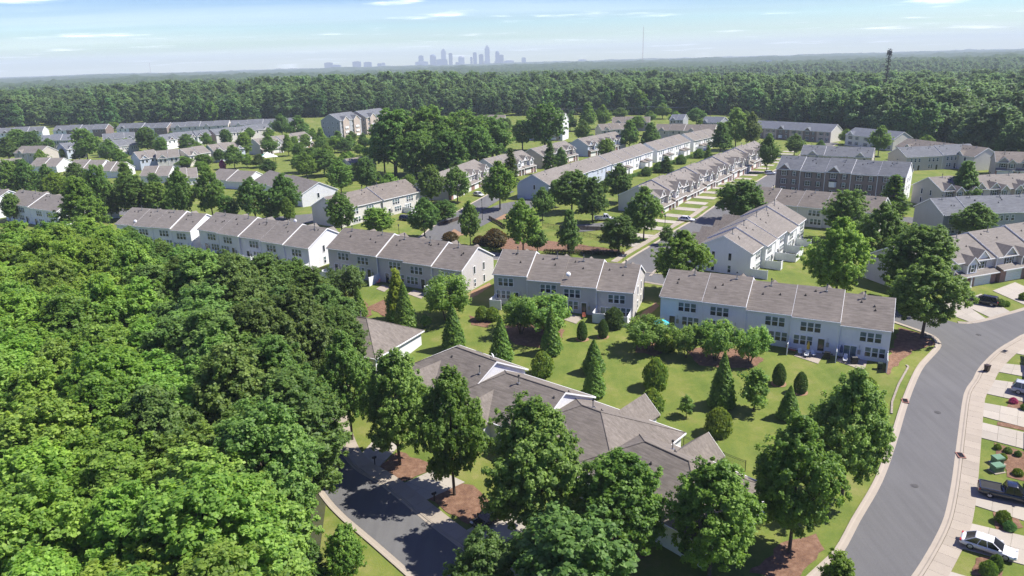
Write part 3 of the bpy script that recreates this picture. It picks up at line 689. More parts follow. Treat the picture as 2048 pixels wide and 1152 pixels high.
            flip = i % 2; fx = (lambda f: x0 + w * (1 - f if flip else f)) if n > 3 else (lambda f: x0 + w * f)
            xa = fx(.33); xb = fx(.68); rb1 = min(1.9, rh * .62)
            cross_gable(g1, g2, g3, xa, 4.0, yn - .05, zn, zn + rb1, -D / 2 * (1 - rb1 / rh) + .3)
            cross_gable(g1, g2, g3, xb, 2.7, yn - 1.0, zn - .1, zn + 1.15, -D / 2 * (1 - 1.15 / rh) + .3, wall_from=dz + 3.0)
            ro = g1.build('gable_roof', MT[roof], root); g2.build('gable_trim', MT['trim'], root); g3.build('gable_wall', MT['white' if (i % 3 == 1 and wall != 'beige') else wall], root)
            gr = MB(); gr.box(x0 + .25, x1 - .25, yn - 1.1, yn - .002, -1.5, dz + 2.75, 2); gr.build('garage_block', wmat, root)
            pr = MB(); pr.prism([(yn - 1.7, dz + 2.7), (yn - .01, dz + 3.35), (yn - .01, dz + 2.72), (yn - 1.7, dz + 2.56)], x0 + .1, x1 - .1, 0, 0); pr.build('porch_roof', MT[roof], root)
            tb.box(x0 + .08, x1 - .08, yn - 1.78, yn - 1.70, dz + 2.5, dz + 2.7)
            garage(root, fx(.38), yn - 1.1, dz + .03, min(4.2, w * .58)); door(root, fx(.84), yn - 1.1, dz + .05, kind='red' if i % 4 == 2 else 'wood')
            win(root, xa - .0, yn - .05, zn - 2.0, 1.5, 1.45, style='grid', shut=True); win(root, xb, yn - 1.0, zn - 2.05, .85, 1.45, shut=True)
            for xx in (fx(.72), fx(.97)): cb = MB(); cb.box(-.13, .13, -.13, .13, 0, 2.6); cb.box(-.2, .2, -.2, .2, -1, .5); cb.build('porch_column', MT['trim'], root, loc=(xx, yn - 1.5, dz))
        elif near == 'far':
            for k in (.3, .7): win(root, x0 + w * k, yn, zn - 2.0, .95, 1.35, style='plain')
            if i % 2 == 0:
                g1 = MB(); g2 = MB(); g3 = MB(); cross_gable(g1, g2, g3, x0 + w * .5, 3.8, yn - .06, zn, zn + 1.7, -D / 2 * (1 - 1.7 / rh) + .2)
                g1.build('gable_roof', MT[roof], root); g2.build('gable_trim', MT['trim'], root); g3.build('gable_wall', MT[wall2 or wall], root)
    # gable-end windows
    for side, st in ((-1, eL), (1, eR)):
        if not st: continue
        i = 0 if side < 0 else n - 1; x0, x1, dz, yn, zn = ud[i]; xe = x0 + .002 if side < 0 else x1 + (.02 if endwall else -.002); rzz = R(-90) if side < 0 else R(90)
        if st == 'two':
            for yy in (-1.6, 2.0):
                win(root, xe, yy, hw + dz - 2.1, .62, 1.55, rzz, 'plain'); win(root, xe, yy, dz + .85, .62, 1.5, rzz, 'sash' if yy < 0 else 'plain')
        elif st == 'sash':
            for yy in (-2.2, -1.1): win(root, xe, yy, dz + .9, .85, 1.5, rzz)
            win(root, xe, -1.6, hw + dz - 2.2, .85, 1.5, rzz)
        elif st == 'one': win(root, xe, -.6, hw + dz - 1.9, .7, 1.5, rzz, 'plain')
        elif st == 'brickbay':
            for zz_ in (.4, 3.2, 5.8):
                for yy in (-1.5, 2.2): win(root, xe, yy, dz + zz_, .9, 1.4, rzz)
    if endwall:
        x0, x1, dz, yn, zn = ud[-1]; ew = MB(); ew.prism([(yn + .01, -2), (yn + .01, zn - .05), (0, hw + rh + dz - .12), (D / 2 - .01, hw + dz - .05), (D / 2 - .01, -2)], x1 - .1, x1 + .02, 0); ew.build('end_wall', MT[endwall], root)
    wb.build('wall', wmat, root); tb.build('trim', MT['trim'], root)
    return root, ud, D

def wings(B, span=4.6, out=5.6, up=1.1, roof='r_brown', wall='white'):
    root, ud, D = B
    for i, (x0, x1, dz, yn, zn) in enumerate(ud):
        xc = (x0 + x1) / 2 + (.9 if i % 2 else -.9); h = span / 2; ze = zn - 1.6; zr = ze + 1.7
        for nm, P_, a_, b_, m_ in (('wing_wall', [(xc - h, -2), (xc - h, ze), (xc, zr - .1), (xc + h, ze), (xc + h, -2)], D / 2 - .5, D / 2 + out - .3, wall), ('wing_roof', [(xc - h - .35, ze - .15), (xc, zr + .08), (xc + h + .35, ze - .15), (xc + h + .35, ze - .3), (xc, zr - .08), (xc - h - .35, ze - .3)], D / 2 - 3.2, D / 2 + out, roof)):
            w_ = MB(); w_.prism(P_, a_, b_, 1); w_.build(nm, MT[m_], root)
def local(root, x, y, z): return root.matrix_basis @ Vector((x, y, z))

# ------------------------------------------------------------------ the townhouse rows
B5 = building('white five-unit townhouse row with brown roof beside the curving street', (1341, 539), (1789, 595), 5, 'rear3', 'white', 'r_brown', steps=[.1, .3, -.08, .12, -.25], stag=[0, .1, .0, .3, .2], eR='two', frac=[.65, .41, .65, .41, .62])
B4 = building('greige four-unit townhouse row behind the clipped egg-shaped shrubs', (1008, 501), (1280, 527), 4, 'rear3', 'greige', 'r_brown', steps=[.30, -.05, -.05, -.40], stag=[0, .1, .5, .3], eR='two', frac=[.36, .62, .32, .55])
B3 = building('greige five-unit townhouse row behind the grey willow', (690, 459), (955, 490), 5, 'rear3', 'greige', 'r_brown', steps=[.35, .35, -.08, -.08, -.45], stag=[0, .4, .0, .4, .2], eR='two', frac=[.62, .45, .62, .45, .5])
B2 = building('white five-unit townhouse row just above the dark oak crowns', (434, 427), (653, 453), 5, 'rear3', 'white', 'r_tan', steps=[.3, .3, -.05, -.05, -.4], stag=[0, .3, 0, .4, .2], eR='two', frac=[.62, .45, .62, .45, .5])
B1 = building('white four-unit townhouse row with a dish on its roof', (266, 417), (412, 426), 4, 'rear3', 'white', 'r_tan', steps=[.2, .15, .2, -.25], stag=[0, .1, .1, .1], eR='one', frac=[.6, .5, .6, .5])
B0 = building('white townhouse row half hidden behind the yellow-green wood', (41, 381), (150, 394), 4, 'rear3', 'white', 'r_tan', steps=[.2, .2, -.15, -.15], eR='one')
BZ = building('white gabled townhouse end at the edge above the wood', (-90, 370), (17, 380), 4, 'rear3', 'white', 'r_tan', eR='two')
dish(B4[0], 1.2, -5.4, 6.9, .5); dish(B1[0], -6.6, -5.4, 6.6, .4); dish(B2[0], 8, 1, 8.9, .3)
B6 = building('blue-ended white townhouse row with fenced patios by the lawn strip', (1448, 467), (1551, 405), 5, 'rear3', 'white', 'r_tan', steps=[-.5, -.1, .1, .1, .5], stag=[0, .8, .8, 1.5, 1.5], eL='two', backg=False, wall2=None)
wings(B6)
M7 = building('cream townhouse row with white patio screens by the park', (648, 393), (809, 360), 4, 'rear3', 'cream', 'r_brown', steps=[-.2, -.2, .2, .2], stag=[0, 0, .5, .5], eL='one', backg=False)
F8 = building('cream townhouse row crossing below the brick row', (1516, 374), (1774, 394), 5, 'rear3', 'cream', 'r_brown', steps=[.1, -.15, .05, .1, -.1], stag=[0, 0, .3, 0, 0], backg=True)
G9 = building('brown brick three-storey townhouse row with grey roof and white gable trim', (1566, 311.5), (1822, 325), 5, 'brick', 'brick', 'r_grey', hw=8.2, rh=3.6, D=12, steps=[.1, -.1, .1, -.1, .05], eR='brickbay', backg=False, z0=.8, endwall='white')
building('grey-roofed row seen only by its roof behind the brick row', (1608, 291), (1749, 295.5), 3, 'far', 'beige', 'r_grey', backg=False, steps=[.2, 0, 0])
H10 = building('pale grey-roofed row with a beige gable beyond the brick row', (1797, 295), (1939, 289), 4, 'rear2', 'beige', 'r_grey', steps=[0, 0, .25, .25], backg=False)
building('brown-roofed house with a white gable at the wood edge', (1816, 277), (1976, 296), 3, 'far', 'cream', 'r_brown', backg=False)
building('brown-gabled front houses before the wood by the frame edge', (1990, 303), (2130, 306), 3, 'front', 'taupe', 'r_brown', backg=False)
K11 = building('beige gabled row with dormers above the grey-roofed row', (1858, 354), (2075, 346), 5, 'front', 'beige', 'r_tan', eL='two', backg=False)
L12 = building('grey row with speckled grey roof and beige gable end', (1862, 395), (2110, 389), 5, 'rear2', 'grey', 'r_grey', steps=[-.2, .1, .1, .1, .1], backg=False)
T1 = building('greige garage-front townhouses at the bend of the street', (1781, 487), (2026, 452.6), 4, 'front', 'greige', 'r_tan', steps=[-.7, -.3, .1, .5], stag=[0, .5, 1.0, 1.5], eL='sash', backg=False, ext=(0, 8))
E13 = building('long stepped row of white and taupe gabled fronts with red brick garages', (1277, 368), (1509, 282), 13, 'front', 'cream', 'r_tan', steps=[-.6 + (.5 if k % 3 == 1 else 0) + k * .05 for k in range(13)], eL=None, backg=False, wall2='taupe', D=13)
for k, (a, b, n_, lb, wl) in enumerate((((1065, 348), (1194, 313), 3, 'blue-gabled row at the head of the park', 'blue'), ((1198, 311), (1281, 288.4), 4, 'white row with low porches behind the conifer', 'white'),
      ((1291, 286), (1358, 270), 4, 'white row with taupe gable and sun porches', 'white'), ((1367, 267.5), (1418, 258.5), 3, 'white row end half hidden by the green tree', 'white'))):
    building(lb, a, b, n_, 'rear2', wl, 'r_tan', eL='one' if k == 0 else None, backg=False, detail=3, pipes=k == 0, steps=[.12 * j for j in range(n_)])
for k, (a, b, n_, lb, wl) in enumerate((((862, 350), (948, 322), 4, 'brick-based gabled row by the parked white saloon', 'greige'), ((967, 318), (1043, 302), 3, 'white double-gabled row behind the conifer', 'white'),
      ((1062, 297), (1129, 283), 3, 'taupe gabled row below the white flats', 'taupe'), ((1156, 277), (1230, 265), 4, 'blue-sided gabled row by the small round tree', 'blue'))):
    building(lb, a, b, n_, 'front', wl, 'r_tan', backg=False, steps=[.15 * j for j in range(n_)], pipes=False)
# flats
def flats(label, A, B, n, wall, roof, D=16, hw=11.5, rh=4.2, nfl=4):
    root, ud, D = building(label, A, B, n, 'none', wall, roof, hw, rh, D, backg=False, pipes=False, name='apartment_block', cat='apartment block')
    for i, (x0, x1, dz, yn, zn) in enumerate(ud):
        w = x1 - x0
        for fl in range(nfl):
            for k in (.18, .82): win(root, x0 + w * k, yn, zn - 2.3 - 2.8 * fl, 1.3, 1.5, style='grid')
            if fl:
                bb = MB(); bb.box(-1.6, 1.6, -.25, 0, 0, 2.3, 0); bb.box(-1.7, 1.7, -1.2, -.25, -.2, 0, 1); bb.box(-1.7, 1.7, -1.2, -1.12, 0, 1.0, 1); bb.build('balcony', [MT['glass_lo'], MT['trim']], root, loc=(x0 + w * .5, yn, zn - 2.6 - 2.8 * fl + 2.6 - 2.3))
        g1 = MB(); g2 = MB(); g3 = MB(); cross_gable(g1, g2, g3, x0 + w * .5, 6.4, yn - .8, zn, zn + 2.6, -D / 2 * (1 - 2.6 / rh) + .3, wall_from=-1)
        g1.build('gable_roof', MT[roof], root); g2.build('gable_trim', MT['trim'], root); g3.build('bay_wall', MT['tanbrick'], root)
    x0, x1, dz, yn, zn = ud[0]
    for fl in range(nfl):
        for yy in (-6, -2, 2, 6): win(root, x0 + .002, yy, zn - 2.3 - 2.8 * fl, 1.0, 1.4, R(-90))
    return root
flats('grey and tan four-storey apartment block with white gables', (659, 228.5), (702, 223), 2, 'grey', 'r_grey')
flats('tan brick apartment block with dark balconies behind the oak crowns', (712, 222.5), (760, 216), 2, 'tanbrick', 'r_grey')
flats('white four-storey flats beyond the great oak', (1062, 226), (1131, 226), 2, 'white', 'r_tan', D=13)
# far left: grey-roofed rows, gabled houses and low villas
far = [((-60, 259), (89, 252.5), 5, 'white', 'r_grey', 'far', 'grey-roofed white-ended row against the far wood, westernmost'), ((113, 251.5), (217, 248.5), 4, 'white', 'r_grey', 'far', 'grey-roofed row with two small brick gables before the wood'),
  ((241, 247), (341, 245.8), 4, 'white', 'r_grey', 'far', 'grey-roofed row in the middle of the line before the wood'), ((345, 245), (459, 241), 4, 'cream', 'r_grey', 'far', 'grey-roofed row with cream end before the wood'), ((463, 241), (590, 236), 4, 'cream', 'r_grey', 'far', 'grey-roofed row running on behind the two round trees'),
  ((80, 271), (148, 268), 3, 'greige', 'r_dark', 'rear2', 'charcoal-roofed row behind the dark pair of trees'), ((205, 268), (268, 264), 3, 'greige', 'r_grey', 'far', 'grey-roofed row with a line of roof vents'), ((120, 287), (158, 283), 2, 'blue', 'r_grey', 'far', 'blue-gabled grey-roofed house among the round trees'),
  ((205, 284), (262, 277), 3, 'greige', 'r_grey', 'rear2', 'grey-roofed row stepping behind the bright green tree'), ((318, 270), (382, 262), 3, 'white', 'r_grey', 'far', 'grey-roofed stepped row with white ends'), ((386, 262), (414, 259.5), 2, 'white', 'r_grey', 'far', 'short grey-roofed house next in the stepped row'),
  ((421, 259), (464, 254.5), 2, 'greige', 'r_grey', 'far', 'greige-gabled grey-roofed house in the stepped row'), ((466, 254.5), (532, 247.5), 3, 'greige', 'r_grey', 'far', 'end house of the grey-roofed stepped row'),
  ((44, 292), (95, 293), 2, 'beige', 'r_tan', 'far', 'beige-roofed villa among the western trees'), ((268, 304), (307, 300), 2, 'blue', 'r_tan', 'far', 'blue-sided villa with white front gables'), ((312, 302), (356, 299), 2, 'cream', 'r_tan', 'far', 'cream villa with a tall white gable'), ((360, 298), (405, 292), 2, 'cream', 'r_tan', 'far', 'cream villa behind the myrtle shrubs'),
  ((415, 290), (476, 283), 3, 'blue', 'r_tan', 'far', 'blue-ended villa row above the playground'), ((506, 278), (548, 273), 2, 'cream', 'r_tan', 'front', 'cream gabled house above the playground canopy'), ((552, 272), (608, 264), 2, 'white', 'r_tan', 'front', 'white gabled house with bay window near the flats'),
  ((1197, 248.5), (1256, 245.5), 3, 'beige', 'r_brown', 'far', 'brown-roofed gabled row by the wires'), ((1315, 248), (1433, 250), 4, 'beige', 'r_brown', 'far', 'brown-roofed gabled row behind the white rows'), ((1226, 234), (1300, 233.5), 3, 'taupe', 'r_brown', 'far', 'brown-roofed row at the wood foot'), ((1345, 229), (1372, 229.5), 2, 'grey', 'r_dark', 'far', 'dark-roofed house between two round trees'), ((1412, 233), (1450, 235), 2, 'grey', 'r_dark', 'far', 'dark-roofed house beside the tall green tree'), ((955, 231), (1010, 230), 3, 'beige', 'r_brown', 'far', 'brown roof glimpsed beyond the oak crowns')]
for a, b, n_, wl, rf, st, lb in far:
    building(lb, a, b, n_, st, wl, rf, backg=False, pipes=False, detail=1, steps=[(.25 if k % 2 else 0) for k in range(n_)], wall2='brick' if (st == 'far' and wl == 'white') else None, D=11, name='townhouse_row' if n_ > 2 else 'house', cat='townhouses' if n_ > 2 else 'house')
BB = building('brown brick row with charcoal roof at the foot of the wood', (1516, 241), (1675, 249), 6, 'brick', 'brick', 'r_dark', hw=5.8, rh=3.4, backg=False, pipes=False, wall2='tanbrick', endwall='cream')
building('white and brick house pair with charcoal roof before the wood', (1711, 255), (1808, 264), 3, 'brick', 'cream', 'r_dark', backg=False, pipes=False)
for a, b, lb in (((-40, 322), (42, 315), 'low tan-roofed villa at the western edge of the tree belt'), ((75, 316), (127, 315), 'low tan-roofed villa with a white gable, second in the belt'), ((150, 320), (212, 319), 'low tan-roofed villa in the middle of the belt'), ((215, 324), (252, 323), 'low tan-roofed villa behind the tree pair'),
      ((290, 333), (345, 331), 'low tan-roofed villa with a long white gable side'), ((352, 337), (392, 334), 'low tan-roofed villa next to the myrtles'), ((440, 338), (512, 342), 'low brown-roofed villa with a porch'), ((540, 343), (637, 361), 'tall white gable-ended villa by the dark round tree')):
    building(lb, a, b, 2, 'none', 'white', 'r_tan', hw=3.4 if b[0] < 600 else 5.0, rh=3.2, D=13, eR='one' if b[0] > 600 else None, backg=False, name='villa', cat='house', detail=1, steps=[.1, -.2])
building('small white gabled garage behind the dark round tree', (205, 405), (229, 402), 1, 'none', 'white', 'r_tan', hw=3, rh=2, D=6, backg=False, name='garage', cat='garage', detail=1)
building('tan-roofed house behind the leafy trees by the flats', (690, 318), (735, 312), 2, 'none', 'cream', 'r_tan', hw=4.5, rh=3, backg=False, name='house', cat='house', detail=1)

# hipped villas along the lower street
def villa(label, A, B, hipA, hipB, D, wall, porch=None, hw=3.0, rh=3.3, extA=0., extB=0., roof='r_brown'):
    z = -2.0; P = []
    for p_ in (A, B):
        for _ in range(7):
            p = at(*p_, z + hw + rh); z = hz(p[0], p[1])
        P.append(Vector((p[0], p[1], z)))
    a, b = P; zb = (a.z + b.z) / 2; d = Vector((b.x - a.x, b.y - a.y)); L = d.length; rz = math.atan2(d.y, d.x); mid = (a + b) / 2
    root = empty('villa', (mid.x, mid.y, zb), rz); tag(root, label, 'house')
    ov = .4; sl = rh / (D / 2); x0 = -L / 2 - (D / 2 if hipA else extA); x1 = L / 2 + (D / 2 if hipB else extB); ra = -L / 2 if hipA else x0 - .25; rb = L / 2 if hipB else x1 + .25
    ze = hw - ov * sl; zr = hw + rh
    ea = x0 - ov if hipA else x0 - .25; eb = x1 + ov if hipB else x1 + .25; yn = D / 2 + ov
    def plane(nm, pts):
        m_ = MB(); m_.face(pts); m_.face([(p[0], p[1], p[2] - .16) for p in reversed(pts)])
        for i in range(len(pts)):
            p, q = pts[i], pts[(i + 1) % len(pts)]; m_.face([p, q, (q[0], q[1], q[2] - .16), (p[0], p[1], p[2] - .16)])
        return m_.build(nm, MT[roof], root)
    rn = plane('roof', [(ea, -yn, ze), (eb, -yn, ze), (rb, 0, zr), (ra, 0, zr)]); plane('roof', [(eb, yn, ze), (ea, yn, ze), (ra, 0, zr), (rb, 0, zr)])
    if hipA: plane('roof', [(ea, yn, ze), (ea, -yn, ze), (ra, 0, zr)])
    if hipB: plane('roof', [(eb, -yn, ze), (eb, yn, ze), (rb, 0, zr)])
    rd = MB(); rd.tube([(ra, 0, zr + .02), (rb, 0, zr + .02)], .09, 6)
    for (e, r_, hp) in ((ea, ra, hipA), (eb, rb, hipB)):
        if hp:
            for s in (-1, 1): rd.tube([(e, s * yn, ze + .02), (r_, 0, zr + .02)], .06, 5)
    rd.build('ridge_cap', MT['r_brown'], root)
    wb = MB(); wb.box(x0, x1, -D / 2, D / 2, -1.5, hw - .1)
    for hp, xe, s in ((hipA, x0, 1), (hipB, x1, -1)):
        if not hp: wb.prism([(-D / 2, hw - .12), (0, zr - .25), (D / 2, hw - .12)], xe, xe + s * .3, 0)
    wb.build('wall', MT[wall], root)
    tb = MB()
    tb.box(ea, eb, -yn - .1, -yn, ze - .2, ze - .01); tb.box(ea, eb, yn, yn + .1, ze - .2, ze - .01)
    for hp, e, r_ in ((hipA, ea - .1, ra), (hipB, eb, rb)):
        if hp: tb.box(e, e + .1, -yn, yn, ze - .2, ze - .01)
        else:
            e_ = e if e > 0 else e + .1; s_ = .003 if e > 0 else -.003
            xa = (eb + .003, eb + .06) if e > 0 else (ea - .06, ea - .003)
            tb.prism([(-yn, ze - .01), (0, zr - .01), (yn, ze - .01), (yn, ze - .22), (0, zr - .24), (-yn, ze - .22)], xa[0], xa[1], 0)
    tb.build('trim', MT['trim'], root)
    if porch:
        px_, w_, ln, zrp = porch       # gable-roofed extension on the far (lawn) side
        h = w_ / 2; pb = MB(); zl = hw - .3
        pb.prism([(px_ - h - .35, zl - .1), (px_, zrp), (px_ + h + .35, zl - .1), (px_ + h + .35, zl - .25), (px_, zrp - .15), (px_ - h - .35, zl - .25)], 0.8, D / 2 + ln + .35, 1); pb.build('porch_roof', MT[roof], root)
        pw = MB(); pw.prism([(px_ - h, -1.5), (px_ - h, zl - .05), (px_, zrp - .25), (px_ + h, zl - .05), (px_ + h, -1.5)], D / 2 - .1, D / 2 + ln, 1); pw.build('porch_wall', MT[wall], root)
        pt = MB(); yy = D / 2 + ln + .35; pt.prism([(px_ - h - .35, zl - .12), (px_, zrp - .02), (px_ + h + .35, zl - .12), (px_ + h + .35, zl - .3), (px_, zrp - .22), (px_ - h - .35, zl - .3)], yy + .003, yy + .05, 1); pt.build('porch_trim', MT['trim'], root)
    r_ = random.Random(int(A[0]))
    for k in range(3):
        s = r_.choice((1, 1, -1)); yy = r_.uniform(.8, 3) * s; vent(rn, r_.uniform(ra + .5, rb - .5) if rb - ra > 1.5 else 0, yy, zr - abs(yy) * sl, k == 0)
    # a small front gable over the street side
    g1 = MB(); g2 = MB(); g3 = MB(); cross_gable(g1, g2, g3, (x0 + x1) / 2 - 1.5, 5.2, -D / 2 - 1.6, hw - .2, hw + 1.9, -D / 2 * .35, wall_from=-1.5)
    g1.build('gable_roof', MT[roof], root); g2.build('gable_trim', MT['trim'], root); g3.build('gable_wall', MT[wall], root)
    garage(root, (x0 + x1) / 2 - 1.5, -D / 2 - 1.6, .05, 4.2); door(root, x1 - 2.2, -D / 2, .1, kind='wood'); win(root, x0 + 1.8, -D / 2, 1.0, 1.4, 1.4, style='grid', shut=True)
    return root
V1 = villa('hip-roofed white villa beside the dark oak', (705, 631), (733, 637), True, True, 12.5, 'white')
V2 = villa('brown-roofed villa with a satellite dish above the maple crowns', (912, 692), (975, 718), True, False, 12.5, 'white', None, extB=1.6)
V3 = villa('brown-roofed villa with a white lap-sided gable end', (1014, 744), (1128, 786), True, False, 13.5, 'white', None)
V4 = villa('large hip-roofed villa with a lawn-side porch by the black fence', (1164, 810), (1202, 825), True, True, 14.5, 'white', (1.5, 4.2, 2.6, 5.0))
V5 = villa('hip-roofed villa behind the maples at the end of the black fence', (1290, 882), (1378, 924), True, True, 13.0, 'white', (-.5, 4.2, 2.4, 4.9))
dish(V2, 3.4, 1.2, 6.4, 2.6)
# the row whose garages face the curving street, only its shade and one eave in the frame
PP = [atg(2085, 745), atg(2150, 1100)]
a_, b_ = Vector(PP[0][:2]), Vector(PP[1][:2]); dd = (b_ - a_); rzp = math.atan2(dd.y, dd.x); mid_ = (a_ + b_) / 2
pr_ = empty('townhouse_row', (mid_.x, mid_.y, hz(mid_.x, mid_.y)), rzp); tag(pr_, 'grey-roofed townhouse row by the driveways of the curving street', 'townhouses')
Lp = dd.length + 14
mbw = MB(); mbw.prism([(.6, -3), (.6, 5.6), (6.6, 8.6), (12.6, 5.6), (12.6, -3)], -Lp / 2, Lp / 2, 0); mbw.build('wall', MT['greige'], pr_)
mbr = MB(); roof_solid(mbr, -Lp / 2 - .2, Lp / 2 + .2, .2, 5.55, 6.6, 8.75, 13, 5.55); mbr.build('roof', MT['r_dark'], pr_)
for k in range(5):
    xx = -Lp / 2 + Lp * (k + .5) / 5; mg = MB(); mg.box(-1.7, 1.7, -1.2, .6, -3, 3.0, 0); mg.prism([(-1.6, 2.9), (.6, 3.9), (.6, 3.0), (-1.6, 2.75)], -2, 2, 0, 1); mg.build('entry_porch', [MT['greige'], MT['r_dark']], pr_, loc=(xx, 0, 0))

# ------------------------------------------------------------------ trees and shrubs
def leaf_cloud(seed, boughs, per_bough, per_clump, leaf, clump_r, up=.7, aspect=1.35, outw=.75, rnd=.75):
    """boughs: array (cx,cy,cz, rx,ry,rz). Leaves are kite-shaped quads gathered in clumps over each bough."""
    g = np.random.default_rng(seed); C = []; O = []; BV = []
    cen = boughs[:, :3].mean(0)
    for b in boughs:
        k = max(3, int(per_bough * (b[3] * b[5]) / (boughs[:, 3] * boughs[:, 5]).mean()))
        d = g.normal(size=(k, 3)); d /= np.linalg.norm(d, axis=1)[:, None]
        rad = g.uniform(.35, 1.22, size=(k, 1)); p = b[:3] + d * rad * b[3:6]
        C.append(p); O.append(d); BV.append(np.full(k, g.uniform(-.16, .16)))
    C = np.concatenate(C); O = np.concatenate(O); BV = np.concatenate(BV)
    n = len(C); cv = g.uniform(-.14, .14, n) + BV
    d = g.normal(size=(n, per_clump, 3)); d /= np.linalg.norm(d, axis=2)[..., None]
    P = C[:, None, :] + d * (g.uniform(.25, 1, (n, per_clump, 1)) * clump_r) * g.uniform(.75, 1.3, (n, 1, 1))
    ow = P - cen; ow /= np.linalg.norm(ow, axis=2)[..., None] + 1e-6
    N = outw * .45 * O[:, None, :] + outw * .45 * d + outw * .35 * ow + rnd * g.normal(size=P.shape) * .6; N[..., 2] += up
    N /= np.linalg.norm(N, axis=2)[..., None]
    P = P.reshape(-1, 3); N = N.reshape(-1, 3); m = len(P)
    T = np.cross(N, g.normal(size=(m, 3))); T /= np.linalg.norm(T, axis=1)[:, None]; B = np.cross(N, T)
    s = leaf * g.uniform(.65, 1.3, (m, 1)); a = s * aspect * .5; b_ = s * .5; fold = s * .16
    V = np.stack([P - T * a, P - B * b_ + T * a * .1 + N * fold, P + T * a, P + B * b_ + T * a * .1 + N * fold], 1).reshape(-1, 3)
    lv = np.clip(.5 + np.repeat(cv, per_clump) + g.normal(0, .24, m), 0, 1)
    return V, lv
def crown_mesh(name, V, lv, mat):
    me = bpy.data.meshes.new(name); q = np.arange(len(V)).reshape(-1, 4); fast_mesh(me, V, q)
    at_ = me.attributes.new('lv', 'FLOAT', 'POINT'); at_.data.foreach_set('value', np.repeat(lv, 4).astype(np.float32))
    me.materials.append(mat); return me
def broad_boughs(seed, h, d, base, nb, prof, br=(.17, .27)):
    g = np.random.default_rng(seed); out = []; ch = h - base; k = 0; ga_ = math.pi * (3 - math.sqrt(5))
    for i in range(nb):
        t = (i + .5) / nb; r = prof(t) * d / 2; a = i * ga_ + g.uniform(-.5, .5); rr = r * math.sqrt(g.uniform(.25, 1)) * .74
        s = d * g.uniform(*br) * (.62 + .5 * prof(t))
        out.append((rr * math.cos(a), rr * math.sin(a), base + ch * (.06 + .84 * t) + g.uniform(-.03, .03) * ch, s, s * g.uniform(.85, 1.15), s * g.uniform(.65, .95)))
    return np.array(out)
def oval(t): return max(.18, math.sin(math.pi * min(1, (t * .86 + .16))) ** .75)
def round_(t): return max(.2, math.sin(math.pi * (t * .82 + .13)) ** .6)
def pyra(t): return max(.12, (1 - t) ** .75 * (1 if t > .12 else .75 + 2 * t))
def trunk_mesh(name, h, base, boughs, r0, seed, limbs=9, mat=None, sides=7, stems=1):
    g = random.Random(seed); m_ = MB()
    for s in range(stems):
        a = 2 * math.pi * s / stems + .4; sp = 0 if stems == 1 else .35
        top = (g.uniform(-.2, .2) + sp * 3 * math.cos(a), g.uniform(-.2, .2) + sp * 3 * math.sin(a), h * .86)
        path = [(sp * .4 * math.cos(a), sp * .4 * math.sin(a), -.4), (sp * .5 * math.cos(a), sp * .5 * math.sin(a), .25)] + [(top[0] * t + g.uniform(-.12, .12) * (t < 1) + sp * .5 * math.cos(a) * (1 - t), top[1] * t + g.uniform(-.12, .12) * (t < 1) + sp * .5 * math.sin(a) * (1 - t), h * .86 * t) for t in (.25, .5, .75, 1)]
        rr = r0 / (stems ** .5); m_.tube(path, [rr * 1.35, rr, rr * .85, rr * .6, rr * .35, rr * .08], sides)
    bs = sorted(range(len(boughs)), key=lambda i: -boughs[i][3])[:limbs]
    for i in bs:
        b = boughs[i]; z0 = max(base * .8, b[2] - (math.hypot(b[0], b[1]) * .9 + .4)); q = Vector((0, 0, z0)); e = Vector(b[:3]); mdl = q.lerp(e, .55) + Vector((g.uniform(-.2, .2), g.uniform(-.2, .2), -.15))
        m_.tube([q, mdl, e], [r0 * .42, r0 * .26, r0 * .07], 5)
    return m_.mesh(name, mat or MT['bark'], smooth=True, fix=False)
KIT = {}
def kit(key, H, Dm, crown, trunk): KIT.setdefault(key, []).append((H, Dm, crown, trunk))
def measure(V): return float(V[:, 2].max()), float(2 * np.percentile(np.hypot(V[:, 0], V[:, 1]), 98))
def make_broad(key, seed, h, d, base, nb, prof, per_bough, per_clump, leaf, cr, mat='leaf', r0=.22, limbs=9, br=(.17, .27), up=.7, stems=1):
    bo = broad_boughs(seed, h, d, base, nb, prof, br); V, lv = leaf_cloud(seed, bo, per_bough, per_clump, leaf, cr, up)
    H, Dm = measure(V); kit(key, H, Dm, crown_mesh(key + '_crown', V, lv, MT[mat]), trunk_mesh(key + '_trunk', h, base, bo, r0, seed, limbs, stems=stems))
for s in range(4): make_broad('tall', 100 + s, 20, 11, 4.5, 64 + 4 * s, round_ if s % 2 else oval, 26, 40, .235, .40, r0=.30, limbs=16, br=(.085, .16))
for s in range(5): make_broad('maple', 200 + s, 12, 8.2, 2.4, 46 + 3 * s, (oval, round_, oval, pyra, round_)[s], 24, 38, .175, .31, r0=.17, br=(.09, .17), limbs=12)
for s in range(4): make_broad('oak', 250 + s, 17, 12, 3.6, 50, round_, 20, 32, .29, .48, r0=.36, br=(.09, .17))
for s in range(5): make_broad('forest', 300 + s, 20, 11.5, 1.0, 30 + s, (round_, oval, pyra, round_, oval)[s], 11, 11, .75, .75, mat='leaf_far', r0=.3, limbs=4, br=(.10, .19))
for s in range(3): make_broad('cherry', 400 + s, 5.2, 7.4, 1.6, 22, lambda t: .55 + .55 * t if t < .7 else 1.0 - .35 * (t - .7) / .3, 20, 22, .20, .42, r0=.16, limbs=16, br=(.10, .16), up=.6, stems=3)
for s in range(2): make_broad('sapling', 450 + s, 4.5, 2.6, .9, 13, oval, 12, 16, .18, .30, r0=.06, br=(.14, .22))
